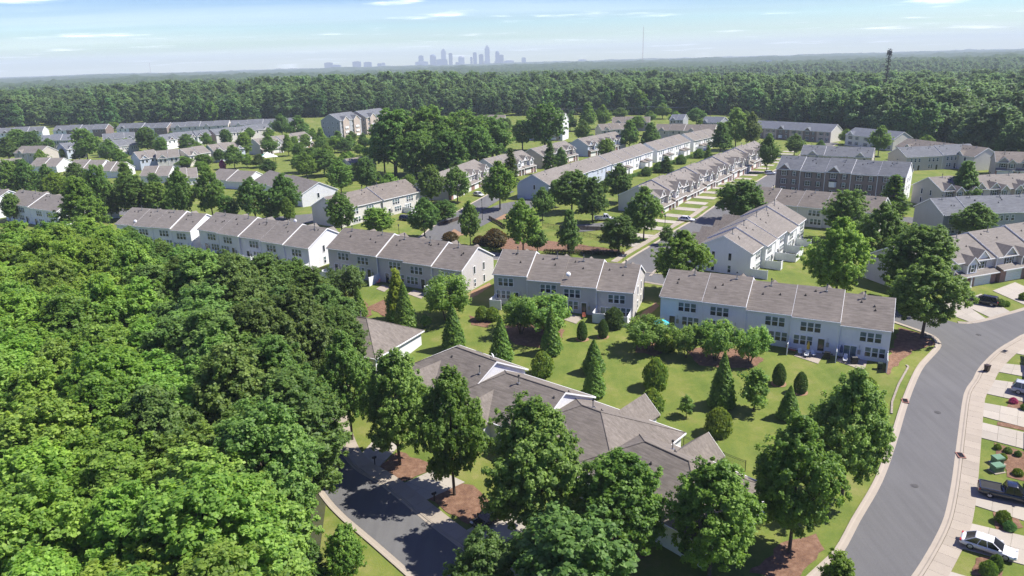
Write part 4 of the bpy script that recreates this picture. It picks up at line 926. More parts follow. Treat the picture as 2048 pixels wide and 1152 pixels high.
def dense_shape(key, seed, h, d, prof, n, leaf, mat='leaf_con', jitter=.16, lobes=0, up=.25, base=.05):
    g = np.random.default_rng(seed); t = g.uniform(0, 1, n) ** .9; a = g.uniform(0, 2 * math.pi, n)
    pr = np.array([prof(x) for x in t]); lob = 1 + jitter * np.sin(a * 5 + t * 21 + seed) * np.sin(t * 33 + a * 3) + g.normal(0, jitter * .35, n)
    r = d / 2 * pr * lob * g.uniform(.80, 1.03, n); P = np.stack([r * np.cos(a), r * np.sin(a), base + (h - base) * t + g.normal(0, .06, n)], 1)
    N = np.stack([np.cos(a), np.sin(a), np.full(n, up + .5 * (key in ('cone', 'pinecone')))], 1) + g.normal(0, .5, (n, 3)); N /= np.linalg.norm(N, axis=1)[:, None]
    upv = np.stack([.35 * np.cos(a), .35 * np.sin(a), np.ones(n)], 1) + g.normal(0, .3, (n, 3)); T = upv - N * (upv * N).sum(1)[:, None]; T /= np.linalg.norm(T, axis=1)[:, None]; B = np.cross(N, T)
    s = leaf * g.uniform(.6, 1.35, (n, 1)); V = np.stack([P - T * s * .6, P - B * s * .42, P + T * s * .9, P + B * s * .42], 1).reshape(-1, 3)
    lv = np.clip(.5 + .22 * np.sin(a * 4 + t * 17) + g.normal(0, .2, n), 0, 1); H, Dm = measure(V)
    tr = MB(); tr.tube([(0, 0, -.3), (0, 0, h * .3), (0, 0, h * .9)], [d * .06, d * .05, .01], 6)
    kit(key, H, Dm, crown_mesh(key + '_crown', V, lv, MT[mat]), tr.mesh(key + '_trunk', MT['bark'], fix=False))
conep = lambda t: max(.03, (1 - t) ** .82) * (.72 + .28 * min(1, t / .13))
for s in range(3): dense_shape('cone', 500 + s, 5.4, 2.7, conep, 8200, .17, jitter=.15)
for s in range(2): dense_shape('egg', 520 + s, 2.7, 1.75, lambda t: max(.08, math.sin(math.pi * (t * .80 + .19)) ** .55), 4200, .11, jitter=.035)
for s in range(3): dense_shape('bush', 540 + s, 2.6, 2.7, lambda t: max(.08, math.sin(math.pi * (t * .80 + .18)) ** .6), 4600, .19, jitter=.17)
dense_shape('blossom', 560, 2.2, 2.0, lambda t: max(.1, math.sin(math.pi * (t * .8 + .18)) ** .6), 1500, .2, mat='pink', jitter=.2)
def conifer(key, seed, h, d, n_whorl, mat='leaf_con'):
    g = random.Random(seed); gn_ = np.random.default_rng(seed); P = []; m_ = MB(); m_.tube([(0, 0, -.3), (0, 0, h * .5), (0, 0, h)], [.2, .12, .02], 7)
    for i in range(n_whorl):
        t = i / n_whorl; z = h * (.10 + .88 * t); L = d / 2 * (1 - t) ** .8 * g.uniform(.75, 1.1) + .15
        for k in range(6):
            a = g.uniform(0, 6.28); e = Vector((L * math.cos(a), L * math.sin(a), z - L * .12)); m_.tube([(0, 0, z), e], [.035, .01], 4)
            for j in range(int(16 + 14 * L)):
                q = Vector((0, 0, z)).lerp(e, g.uniform(.25, 1.05)); P.append((q.x + g.gauss(0, .13), q.y + g.gauss(0, .13), q.z + g.gauss(0, .10)))
    P = np.array(P); n = len(P); N = gn_.normal(size=(n, 3)) * .7; N[:, 2] += .8; N /= np.linalg.norm(N, axis=1)[:, None]
    T = np.stack([P[:, 0], P[:, 1], np.full(n, .2)], 1) + gn_.normal(0, .3, (n, 3)); T -= N * (T * N).sum(1)[:, None]; T /= np.linalg.norm(T, axis=1)[:, None] + 1e-6; B = np.cross(N, T)
    s = gn_.uniform(.16, .34, (n, 1)); V = np.stack([P - T * s, P - B * s * .35, P + T * s, P + B * s * .35], 1).reshape(-1, 3); lv = np.clip(gn_.normal(.45, .2, n), 0, 1); H, Dm = measure(V)
    kit(key, H, Dm, crown_mesh(key + '_crown', V, lv, MT[mat]), m_.mesh(key + '_trunk', MT['bark'], fix=False))
conifer('pine', 600, 10, 4.6, 34); conifer('pine', 601, 10, 4.2, 30)
NAMES = dict(tall='broadleaf_tree', maple='broadleaf_tree', oak='oak_tree', forest='broadleaf_tree', cherry='spreading_tree', sapling='young_tree', cone='cypress_tree', egg='clipped_shrub', bush='rounded_shrub', pine='pine_tree', blossom='flowering_shrub')
CATS = dict(tall='tree', maple='tree', oak='tree', forest='tree', cherry='tree', sapling='tree', cone='tree', egg='shrub', bush='shrub', pine='tree', blossom='shrub')
def plant(key, p, h, w, tint, label, group=None, var=None, name=None):
    v = KIT[key]; k = rng.randrange(len(v)) if var is None else var % len(v); H, Dm, cm_, tm_ = v[k]
    e = empty(name or NAMES[key], (p[0], p[1], p[2] - .05), rng.uniform(0, 6.28), scale=(w / Dm, w / Dm, h / H)); tag(e, label, CATS[key], group)
    link('trunk', tm_, e); c = link('crown', cm_, e); c.color = (*tint, 1); return e
def tree_px(key, x, yb, yt, w, tint, label, group=None, var=None):
    p = atg(x, yb); h = max(.8, onvert(x, yt, p) - p[2]); D_ = math.hypot(p[0], p[1]); dep = (np.array(p) - _c) @ _f
    if key in ('maple', 'oak'): w *= .89 if D_ > 105 else (.94 if x < 950 or x > 1500 else 1.04); h *= 1.04; var = rng.choice((0, 2, 0, 2, 1, 3, 4)) if (key == 'maple' and var is None) else var
    return plant(key, p, h, w * dep / FPX, tint, label, group, var)
YG = (1.22, 1.2, .6); MG = (1., 1.08, .86); DG = (.82, .94, .80); GG = (.88, .98, .92); BG = (1.05, 1.15, .75); OL = (.80, .78, .70); LG = (1.2, 1.25, .85)
ORD = 'first second third fourth fifth sixth seventh eighth ninth tenth eleventh twelfth thirteenth fourteenth fifteenth sixteenth seventeenth eighteenth nineteenth twentieth twenty-first twenty-second twenty-third twenty-fourth twenty-fifth twenty-sixth twenty-seventh twenty-eighth twenty-ninth thirtieth thirty-first thirty-second'.split()
# street trees before the villas
for a in (('maple', 800, 930, 702, 150, MG, 'street maple over the first mailbox by the shaded street'), ('maple', 909, 990, 738, 150, BG, 'street maple in the pine straw bed by the second mailbox'), ('maple', 1062, 1085, 800, 195, MG, 'dense street maple above the black hatchback'),
   ('maple', 1245, 1120, 905, 190, BG, 'yellow-tipped maple covering the villa with the lawn porch'), ('maple', 1418, 1150, 925, 175, BG, 'maple hiding the last villa by the street corner'), ('maple', 1578, 1105, 832, 175, BG, 'broad maple at the corner beside the curving street'),
   ('maple', 1683, 1000, 738, 165, MG, 'tall dark maple on the grass verge of the curving street'), ('maple', 705, 880, 663, 115, MG, 'maple beside the hip-roofed villa and the dark oak'), ('oak', 1140, 1330, 1035, 260, GG, 'pale grey-green oak crown low over the lower street'),
   ('oak', 978, 1280, 1072, 150, GG, 'grey-green oak crown shading the road end'), ('maple', 1660, 1290, 1105, 130, YG, 'yellow-green tree top beside the bottom bend of the street'), ('maple', 697, 1175, 1047, 85, LG, 'young leafy tree on the verge across the shaded street'), ('pine', 620, 1190, 1062, 95, GG, 'small pine beside the dead snag')): tree_px(*a)
# trees around the bend and behind the rows
for a in (('maple', 1843, 676, 512, 160, (.9, .95, .75), 'wide maple on the soil corner at the bend'), ('maple', 1828, 610, 450, 150, (.85, .95, .75), 'maple directly behind the wide corner maple'), ('maple', 1668, 612, 436, 135, LG, 'large bright maple on the lawn strip behind the white row'), ('maple', 1752, 545, 405, 105, (.85, .95, .75), 'dark maple between the bright maple and the beige gable'),
   ('maple', 1686, 480, 380, 95, MG, 'maple behind the cream row'), ('maple', 1362, 590, 462, 125, LG, 'round maple at the street end of the blue-gabled row'), ('maple', 1478, 445, 360, 112, DG, 'dark maple at the kerb before the gabled garages'), ('pine', 1781, 430, 347, 62, BG, 'slim tree before the brick row gable'),
   ('maple', 1922, 412, 322, 72, DG, 'conical maple before the dormered beige row'), ('maple', 1942, 478, 405, 88, MG, 'flat-topped maple before the grey row'), ('maple', 1533, 345, 268, 45, DG, 'tree on the driveways beside the long gabled row'), ('maple', 1588, 312, 268, 46, MG, 'round tree beside the brick row roof'), ('maple', 1756, 312, 252, 46, LG, 'round tree before the charcoal-roofed pair'),
   ('maple', 1470, 300, 218, 62, MG, 'tall tree at the end of the white rows'), ('maple', 1500, 300, 225, 45, OL, 'olive tree beside the tall tree at the row end'), ('maple', 1440, 310, 245, 50, DG, 'dark tree under the tall tree at the row end')): tree_px(*a)
# park and neighbouring gardens
PK = [(685, 470, 384, 70, MG), (757, 472, 415, 75, LG), (850, 475, 396, 70, DG), (864, 412, 330, 62, MG), (915, 405, 333, 62, MG), (1000, 420, 323, 75, LG), (1046, 508, 400, 78, LG), (941, 490, 402, 52, MG), (1138, 512, 420, 55, DG), (1237, 508, 432, 88, DG), (1143, 425, 342, 85, MG), (1185, 445, 355, 70, DG), (1237, 405, 328, 60, DG), (1287, 480, 374, 78, MG), (1264, 480, 405, 55, BG), (1085, 440, 375, 50, DG), (890, 445, 400, 60, DG), (1110, 415, 360, 45, MG), (1332, 490, 452, 34, MG), (1212, 320, 278, 40, LG), (1258, 300, 240, 48, MG), (1300, 300, 245, 46, DG), (1075, 505, 455, 50, DG)]
PKL = ['tree covering the gable of the cream row', 'bright leafy tree before the cream patios', 'dark rounded tree by the lane and the play lawn', 'green tree before the brick-based gables', 'round tree over the brick garage', 'bright tall tree by the parked white saloon', 'bright oval tree in the middle of the park', 'slender young tree on the worn play lawn', 'slim dark tree on the fenced park lawn', 'dark round tree at the park corner by the pavement', 'twin-crowned tree beside the blue gable', 'dark tree behind the white pickup', 'dark tree before the white porch row', 'tree beside the first gabled garage', 'yellow-green tree at the pavement beside the gabled end', 'dark small tree before the blue gable wall', 'low dark tree at the turning place', 'pale tree between the blue gable and the twin tree', 'small tree by the lamp post', 'small round tree before the blue-sided row', 'rounded tree above the white rows', 'dark tree above the white rows', 'dark undergrowth tree in the park bed']
for (x, yb, yt, w, c), l in zip(PK, PKL): tree_px('maple', x, yb, yt, w, c, l)
tree_px('pine', 1022, 372, 294, 40, OL, 'narrow brownish pine over the double-gabled row'); tree_px('pine', 1100, 348, 280, 34, DG, 'dark spruce before the taupe gables'); tree_px('pine', 1332, 345, 312, 34, DG, 'low dark cedar before the white sun porches'); tree_px('maple', 1122, 345, 295, 34, DG, 'dark round tree next to the spruce')
# great oaks in the middle distance
OK = [(792, 352, 218, 120), (862, 350, 213, 118), (925, 340, 222, 112), (985, 330, 232, 95), (1090, 302, 207, 88), (835, 365, 262, 95), (900, 368, 262, 90), (955, 350, 255, 75), (770, 345, 262, 62), (1045, 300, 240, 50)]
OKL = ['westernmost of the great dark oaks, beside the flats', 'tallest of the great dark oaks in mid distance', 'broad oak in the middle of the great oak clump', 'oak at the eastern side of the great clump', 'lone great oak before the white flats', 'lower front oak of the great clump', 'lower oak above the brick-based gables', 'oak behind the double-gabled row', 'oak beside the tan brick flats', 'small oak left of the lone great oak']
OKL[-1] = 'small oak between the great clump and the lone oak'
for (x, yb, yt, w), l in zip(OK, OKL): tree_px('oak', x, yb, yt, w, (.82, .98, .76), l)
# tree belt and garden trees on the western side
BELT = [(25, 400, 320, 58, MG), (64, 398, 318, 48, DG), (104, 402, 328, 52, DG), (120, 405, 344, 58, YG), (156, 380, 325, 50, DG), (172, 470, 352, 100, BG), (210, 440, 328, 62, MG), (262, 410, 324, 58, MG), (276, 438, 350, 82, DG), (322, 440, 364, 60, MG), (312, 385, 345, 30, DG), (371, 445, 335, 62, MG), (427, 440, 335, 68, MG), (512, 445, 355, 74, DG), (574, 440, 347, 78, DG), (580, 448, 395, 32, LG), (683, 388, 320, 62, MG), (735, 385, 314, 50, DG), (650, 352, 298, 66, MG), (330, 440, 385, 50, DG), (30, 445, 385, 40, MG), (225, 440, 375, 50, DG), (-15, 400, 330, 60, MG), (460, 445, 390, 50, DG), (545, 445, 405, 40, DG), (350, 400, 350, 40, MG), (615, 360, 305, 50, LG), (715, 360, 325, 45, MG), (690, 350, 305, 40, LG)]
for x, yb, yt, w, c in BELT: tree_px('maple', x, yb, yt, w, c, ORD[sum(1 for b in BELT if b[4] == c and b[0] < x)] + ' from the west, ' + {YG: 'yellow-green round tree in the western tree belt', BG: 'large tree with sunlit yellow top above the white row', LG: 'bright green young tree in the western tree belt', DG: 'dark green round tree in the western tree belt', MG: 'mid green round tree in the western tree belt'}[c], 'western tree belt ' + {YG: 'yellow', BG: 'large', LG: 'bright', DG: 'dark', MG: 'mid'}[c])
GARD = [(20, 325, 274, 52, DG), (42, 305, 258, 48, MG), (68, 308, 262, 48, DG), (176, 322, 256, 58, MG), (160, 322, 298, 34, DG), (222, 328, 278, 42, MG), (240, 330, 298, 36, BG), (298, 308, 254, 46, DG), (325, 310, 274, 30, MG), (375, 304, 268, 40, DG), (400, 325, 284, 38, LG), (345, 332, 308, 32, LG), (368, 335, 312, 42, LG), (415, 295, 265, 26, MG), (455, 295, 258, 28, DG), (492, 315, 264, 34, LG), (540, 312, 270, 40, MG), (578, 312, 268, 30, LG), (470, 338, 290, 48, MG), (455, 318, 285, 30, LG), (500, 280, 255, 26, MG), (540, 282, 255, 26, LG), (645, 300, 255, 30, LG), (645, 310, 275, 34, DG), (678, 298, 262, 34, DG), (690, 305, 278, 42, GG), (720, 312, 288, 30, LG), (565, 275, 228, 42, DG), (600, 290, 232, 52, DG), (506, 262, 234, 38, OL), (440, 262, 246, 30, DG), (85, 335, 298, 26, LG), (283, 322, 300, 26, DG), (625, 345, 295, 60, DG), (600, 345, 310, 40, LG), (735, 248, 220, 40, MG), (280, 335, 305, 30, LG), (520, 335, 308, 40, OL), (410, 335, 308, 42, BG)]
for x, yb, yt, w, c in GARD: tree_px('maple', x, yb, yt, w, c, ORD[sum(1 for b in GARD if b[4] == c and (b[0], b[1]) < (x, yb))] + ' from the west, ' + {BG: 'yellow-green garden tree', LG: 'bright green garden tree', DG: 'dark garden tree', MG: 'green garden tree', OL: 'olive garden tree', GG: 'pale flowering garden tree'}[c] + ' among far western roofs', 'garden trees of the far western houses, ' + {BG: 'yellow', LG: 'bright', DG: 'dark', MG: 'green', OL: 'olive', GG: 'pale'}[c])
EAST = [(1175, 262, 205, 42, MG), (1205, 258, 210, 36, LG), (1165, 285, 240, 36, MG), (1325, 238, 208, 36, LG), (1392, 250, 216, 44, DG), (1300, 245, 222, 30, MG), (1240, 240, 215, 34, MG), (1000, 245, 225, 26, DG), (1415, 330, 292, 20, LG), (1640, 305, 280, 20, DG)]
EL = ['green tree by the white flats', 'pale tree under the wires', 'rounded tree at the foot of the white flats', 'pale round tree before the far wood', 'dark round tree between charcoal roofs', 'tree beside the pale round tree', 'tree under the wire poles', 'small dark tree before the far flats', 'tiny tree by the sun porches', 'shrubby tree at the brick house end']
for (x, yb, yt, w, c), l in zip(EAST, EL): tree_px('maple', x, yb, yt, w, c, l)
FILL = [(40, 345, 318, 40), (90, 325, 300, 34), (255, 345, 318, 34), (405, 352, 322, 34), (540, 350, 318, 42), (640, 335, 295, 44), (700, 300, 270, 34), (755, 300, 268, 40), (740, 330, 295, 40), (745, 365, 335, 40), (780, 385, 345, 44), (820, 390, 348, 40), (430, 310, 282, 30), (600, 320, 285, 36), (230, 262, 244, 26), (960, 258, 232, 34), (1010, 268, 236, 36), (1180, 300, 268, 30), (1140, 262, 228, 34), (1275, 262, 232, 34), (1350, 252, 222, 30), (1470, 248, 215, 36), (1490, 255, 222, 32), (1690, 288, 258, 30), (1850, 300, 270, 36), (1400, 262, 238, 28), (612, 300, 268, 26), (628, 285, 256, 22), (670, 305, 272, 30), (705, 290, 262, 26), (728, 300, 266, 28), (760, 282, 250, 30), (775, 318, 284, 34), (655, 318, 288, 30), (700, 332, 302, 30), (590, 300, 272, 24), (30, 290, 268, 24), (100, 300, 276, 24), (150, 305, 280, 24), (205, 310, 284, 24), (255, 300, 276, 22), (345, 285, 262, 22), (385, 318, 292, 24), (440, 325, 298, 26), (495, 335, 308, 28), (560, 300, 272, 22), (310, 330, 304, 24), (190, 300, 274, 22), (130, 318, 296, 22), (60, 322, 300, 22)]
for k, (x, yb, yt, w) in enumerate(sorted(FILL)):
    lb = f'small leafy tree between the mid-distance roofs, {ORD[k]} from the west' if k < 25 else f'small leafy tree between the mid-distance roofs, {ORD[len(FILL) - 1 - k]} from the east'
    tree_px('maple', x, yb, yt, w, rng.choice((DG, MG, LG, LG)), lb, 'small trees between the roofs')
# lawn planting
LAWN = [('cone', 1003, 724, 628, 46, 'tall cone-shaped cypress alone on the lawn above the dish'), ('cone', 908, 699, 602, 48, 'tall cypress under the spreading tree by the pale row'), ('cone', 812, 662, 560, 46, 'tall cypress below the yellow-green tree'), ('cone', 790, 640, 555, 36, 'cypress beside the yellow-green tree'), ('cone', 1103, 706, 612, 42, 'cypress under the pair of spreading trees'), ('cone', 1187, 745, 677, 46, 'upper cypress of the overlapping pair on the slope'), ('cone', 1189, 790, 712, 46, 'lower cypress of the overlapping pair on the slope'),
   ('cone', 1443, 812, 700, 54, 'wide-based cypress in the middle of the lawn'), ('cone', 1576, 836, 768, 44, 'dark cypress next to the tall verge maple'), ('cone', 720, 634, 570, 32, 'small cypress by the red soil'), ('cone', 703, 648, 592, 28, 'small cypress nearer the hip-roofed villa'),
   ('bush', 1310, 776, 712, 50, 'upper of two rounded evergreens on the lawn'), ('bush', 1303, 830, 774, 50, 'lower of two rounded evergreens on the lawn'), ('bush', 1436, 868, 812, 54, 'round evergreen casting shade before the black fence'), ('bush', 1085, 750, 700, 46, 'rounded evergreen beside the brown villa ridge'), ('bush', 1228, 655, 612, 40, 'dark round shrub over the white patio screen'),
   ('bush', 965, 640, 610, 30, 'clipped rounded hedge at the greige row end'), ('bush', 985, 640, 612, 30, 'second clipped shrub by the hedge at the row end'), ('bush', 1735, 790, 752, 36, 'dark shrub behind the tall verge maple'), ('bush', 1330, 700, 672, 45, 'dense shrub under the parasol-side tree'),
   ('egg', 1557, 768, 724, 27, 'upper egg-shaped clipped shrub behind the white row'), ('egg', 1600, 785, 741, 27, 'lower egg-shaped clipped shrub behind the white row'), ('egg', 1164, 679, 640, 22, 'western egg-shaped shrub before the white screen'), ('egg', 1206, 674, 637, 22, 'eastern egg-shaped shrub before the white screen'), ('egg', 1142, 478 + 25, 478, 16, 'small egg-shaped shrub in the park bed'),
   ('sapling', 1372, 834, 788, 34, 'small sapling alone on the open lawn'), ('sapling', 1507, 822, 735, 64, 'light airy tree on the lawn'), ('maple', 798, 640, 538, 50, 'yellow-green tree behind the pale greige row'), ('sapling', 852, 655, 628, 26, 'thin pale sapling in the shade of the spreading tree'),
   ('cherry', 893, 640, 548, 100, 'spreading cherry tree behind the pale greige row'), ('cherry', 1042, 668, 588, 95, 'western tree of the spreading cherry pair'), ('cherry', 1092, 672, 588, 105, 'eastern tree of the spreading cherry pair'), ('cherry', 1296, 702, 634, 95, 'spreading cherry tree by the turquoise parasol'), ('cherry', 1372, 715, 648, 66, 'spreading cherry tree before the white row, westernmost of three'), ('cherry', 1430, 722, 640, 82, 'spreading cherry tree before the white row, middle of three'), ('cherry', 1500, 728, 650, 80, 'spreading cherry tree before the white row, easternmost of three'), ('cherry', 692, 612, 526, 88, 'grey-leaved willow by the white screen')]
TN = dict(cone=(1.35, 1.4, 1.0), bush=(1.4, 1.3, .9), egg=(.62, .74, .62), sapling=(1.2, 1.25, .95), cherry=(1.2, 1.25, 1.0), maple=(1.5, 1.25, .6))
for k, x, yb, yt, w, l in LAWN:
    tree_px(k, x, yb, yt, w, (.75, .8, .8) if 'willow' in l else (.6, .65, .65) if 'dark round' in l else TN[k], l)
for x, yb, yt, w, l in ((901, 482, 462, 34, 'purple-leaved plum shrub by the play lawn'), (990, 492, 455, 50, 'broad purple plum shrub in the park bed'), (960, 490, 470, 30, 'small purple plum shrub next to the broad one')):
    tree_px('bush', x, yb, yt, w, (.9, .42, .55), l)
for x, yb, yt, w, l, c in ((1995, 898, 888, 14, 'yellow low shrub at the head of the bed', YG), (2015, 905, 893, 16, 'green low shrub in the bed by the cabinets', MG), (2005, 918, 905, 16, 'spreading low shrub in the bed by the cabinets', YG), (2035, 912, 900, 14, 'dark clipped shrub in the bed by the cabinets', DG), (2035, 950, 935, 20, 'yellow shrub by the pickup bonnet', YG), (2005, 1045, 1018, 30, 'spiky green shrub above the white sedan', YG), (2018, 1060, 1040, 24, 'blue-green dome shrub above the white sedan', (.9, 1.2, 1.5)), (1975, 1150, 1118, 34, 'rounded shrub below the white sedan', BG), (1990, 1140, 1105, 26, 'dark shrub at the tail of the white sedan', DG), (2050, 820, 805, 18, 'shrub beside the magenta flowers', MG), (2000, 612, 596, 20, 'low shrub behind the black estate car', MG), (2012, 612, 600, 14, 'second low shrub behind the black estate car', BG), (2046, 600, 583, 18, 'yellow shrub by the garage columns', YG)):
    tree_px('bush', x, yb, yt, w, c, l)
tree_px('blossom', 2026, 806, 793, 17, (1, 1, 1), 'magenta flowering shrub by the silver car'); tree_px('blossom', 446, 338, 318, 14, (1, 1, 1), 'pink crape myrtle among the far villas')
# the near wood
WOOD = [(-60, 470), (0, 440), (60, 425), (130, 420), (200, 432), (240, 448), (270, 468), (330, 472), (400, 500), (470, 500), (560, 506), (620, 540), (658, 590), (668, 650), (655, 720), (628, 770), (640, 850), (600, 905), (590, 980), (560, 1060), (545, 1130), (520, 1600), (-300, 1600)]
gx = []
for i in range(-20, 3):
    for j in range(4, 27):
        x = i * 6.3 + (j % 2) * 3.1 + rng.uniform(-1.6, 1.6); y = j * 5.9 + rng.uniform(-1.6, 1.6); h = rng.uniform(16.5, 21.5); z = hz(x, y)
        q = proj((x, y, z + h)); qe = proj((x + 5.6, y, z + h * .5))
        if not inpoly(q[0], q[1], WOOD) or q[1] > 1450: continue
        if qe[0] > 690 or (q[1] > 800 and qe[0] > 660): continue
        if q[0] < -110 or q[1] > 1340: continue
        gx.append((x, y, z, h, q, i, j))
JMAX = max(a[6] for a in gx)
for x, y, z, h, q, gi_, gj_ in gx:
    px, py = q; rank = ORD[JMAX - gj_]; nth = ORD[sum(1 for a in gx if a[6] == gj_ and a[5] > gi_)]
    if py > 850 or px < 250 + (py - 450) * .28 and py < 760 or px < 200: t, l, g_ = (rng.uniform(1.22, 1.38), rng.uniform(1.25, 1.38), rng.uniform(.8, 1.0)), f'yellow-green tree in the near wood, {rank} rank from the rows, {nth} from the street', 'yellow-green trees of the near wood'
    elif px > 430 and py < 640: t, l, g_ = (rng.uniform(.78, .9), rng.uniform(.82, .9), rng.uniform(.78, .9)), f'dull olive oak in the near wood, {rank} rank from the rows, {nth} from the street', 'olive oaks of the near wood'
    else: t, l, g_ = (rng.uniform(.95, 1.08), rng.uniform(1.03, 1.14), rng.uniform(.9, 1.1)), f'blue-green oak in the near wood, {rank} rank from the rows, {nth} from the street', 'blue-green oaks of the near wood'
    plant('tall', (x, y, z), h, rng.uniform(9.5, 12.5), t, l, g_)
TOPS = [(278, 468), (318, 476), (352, 486), (392, 503), (436, 500), (482, 510), (530, 504), (578, 514), (618, 532), (648, 566), (664, 612), (250, 452)]
for k, (px, py) in enumerate(TOPS):
    h = 13.5; z = 0.5
    for _ in range(6): p = at(px, py, z + h); z = hz(p[0], p[1])
    plant('tall', (p[0], p[1], z), h, rng.uniform(7.5, 9.5), (.95, 1.0, .85) if k % 3 else (.8, .86, .8), 'oak at the upper edge of the near wood, ' + ORD[sum(1 for t_ in TOPS if t_[0] > px)] + ' from the villas', 'upper edge of the near wood')
# dead snag
p = atg(520, 1260); hs = max(6, onvert(487, 1078, p) - p[2]); sn = MB()
sn.tube([(0, 0, -.3), (.1, .1, hs * .5), (-.3, 0, hs * .85), (-.9, .1, hs * .97), (-1.5, .1, hs * 1.02)], [.24, .2, .13, .08, .03], 7); sn.tube([(-.3, 0, hs * .84), (-.35, .0, hs * 1.02)], [.1, .05], 6); sn.tube([(.1, .1, hs * .55), (.9, 0, hs * .74), (1.5, 0, hs * .84)], [.1, .07, .02], 6)
sn.tube([(0, 0, hs * .35), (.7, .2, hs * .5)], [.08, .02], 5)
o = sn.build('dead_tree', MT['deadwood'], smooth=True, loc=p, fix=False); tag(o, 'bare bleached dead tree sticking out of the near wood', 'tree')

# ------------------------------------------------------------------ the far wood
EDGE = [(-400, 292), (-100, 270), (0, 258), (110, 254), (500, 244), (640, 234), (760, 232), (900, 233), (1000, 234), (1150, 231), (1300, 230), (1430, 228), (1520, 236), (1680, 262), (1712, 262), (1830, 286), (1990, 312), (2048, 320), (2300, 350)]
def edge_y(px): return float(np.interp(px, [e[0] for e in EDGE], [e[1] for e in EDGE]))
g = np.random.default_rng(5); pts = []
def scatter(r0, r1, cell, amax=.68):
    n = int((r1 * r1 - r0 * r0) * amax / cell ** 2)
    r = np.sqrt(g.uniform(r0 * r0, r1 * r1, n)); a = g.uniform(-amax, amax, n); return np.stack([r * np.sin(a), r * np.cos(a)], 1)
cand = np.concatenate([scatter(190, 700, 7.0), scatter(700, 1300, 9.5), scatter(1300, 2200, 13.0)])
zc_ = hgt(cand[:, 0], cand[:, 1])
v_ = np.stack([cand[:, 0], cand[:, 1], zc_], 1) - _c; dp = v_ @ _f; PX = CX + FPX * (v_ @ _r) / dp; PY = CY - FPX * (v_ @ _u) / dp
ey = np.interp(PX, [e[0] for e in EDGE], [e[1] for e in EDGE])
ok = (PY < ey) & (PX > -320) & (PX < 2380); cand = cand[ok]; zc_ = zc_[ok]; marg = (ey - PY)[ok]; dist = np.hypot(cand[:, 0], cand[:, 1])
# the front ranks one can tell apart stand as single trees
front = [i for i in np.argsort(marg) if -40 < PX[ok][i] < 2090][:85]
FT = [(.72, .88, .74), (.85, 1.0, .76), (.62, .76, .68), (1.25, 1.28, .7), (.95, 1.06, .86)]
for i in front:
    t = FT[int(g.choice(5, p=[.34, .26, .22, .06, .12]))]; h = g.uniform(8, 24)
    plant('forest', (cand[i, 0], cand[i, 1], zc_[i]), h, h * g.uniform(.52, .7), t, 'broadleaf tree in the front edge of the far wood', 'front trees of the far wood')
rest = np.setdiff1d(np.arange(len(cand)), np.array(front))
lib = bpy.data.collections.new('wood_trees')
for s, (H, Dm, cm_, tm_) in enumerate(KIT['forest']):
    for k in range(2):
        o = bpy.data.objects.new('wood_tree', cm_); o.color = (*[(.72, .90, .76), (.95, 1.04, .78), (.60, .76, .70), (1.25, 1.28, .72), (.80, .96, .82)][(s + k * 2) % 5], 1); lib.objects.link(o)
me = bpy.data.meshes.new('far_wood'); me.from_pydata([(cand[i, 0], cand[i, 1], zc_[i]) for i in rest], [], [])
sc_ = me.attributes.new('sc', 'FLOAT', 'POINT'); sc_.data.foreach_set('value', (np.clip(g.normal(.96, .2, len(rest)) * (1 + .22 * np.sin(cand[rest, 0] / 31 + 1.3 * np.sin(cand[rest, 1] / 47)) * np.sin(cand[rest, 1] / 39 + cand[rest, 0] / 90)), .4, 1.38)).astype(np.float32))
fw = link('far_wood', me); tag(fw, 'dense broadleaf wood stretching from the houses towards the city', 'wood', None, 'stuff')
ng = bpy.data.node_groups.new('wood_instances', 'GeometryNodeTree'); ng.interface.new_socket('Geometry', in_out='INPUT', socket_type='NodeSocketGeometry'); ng.interface.new_socket('Geometry', in_out='OUTPUT', socket_type='NodeSocketGeometry')
N = ng.nodes; gi = N.new('NodeGroupInput'); go = N.new('NodeGroupOutput'); ci = N.new('GeometryNodeCollectionInfo'); ci.inputs['Collection'].default_value = lib; ci.inputs['Separate Children'].default_value = True; ci.inputs['Reset Children'].default_value = True
ip = N.new('GeometryNodeInstanceOnPoints'); ip.inputs['Pick Instance'].default_value = True
ri = N.new('FunctionNodeRandomValue'); ri.data_type = 'INT'; ri.inputs[4].default_value = 0; ri.inputs[5].default_value = 9
rr_ = N.new('FunctionNodeRandomValue'); rr_.data_type = 'FLOAT_VECTOR'; rr_.inputs[0].default_value = (0, 0, 0); rr_.inputs[1].default_value = (0, 0, 6.28)
na = N.new('GeometryNodeInputNamedAttribute'); na.data_type = 'FLOAT'; na.inputs['Name'].default_value = 'sc'
lk = ng.links.new
lk(gi.outputs[0], ip.inputs['Points']); lk(ci.outputs[0], ip.inputs['Instance']); lk(ri.outputs[2], ip.inputs['Instance Index']); lk(rr_.outputs[0], ip.inputs['Rotation']); sv = N.new('ShaderNodeCombineXYZ'); rs_ = N.new('FunctionNodeRandomValue'); rs_.data_type = 'FLOAT'; rs_.inputs[2].default_value = .85; rs_.inputs[3].default_value = 1.5; rs_.inputs['Seed'].default_value = 7; mm = N.new('ShaderNodeMath'); mm.operation = 'MULTIPLY'; lk(na.outputs[0], mm.inputs[0]); lk(rs_.outputs[1], mm.inputs[1]); lk(mm.outputs[0], sv.inputs[0]); lk(mm.outputs[0], sv.inputs[1]); lk(na.outputs[0], sv.inputs[2]); lk(sv.outputs[0], ip.inputs['Scale']); lk(ip.outputs[0], go.inputs[0])
fw.modifiers.new('trees', 'NODES').node_group = ng
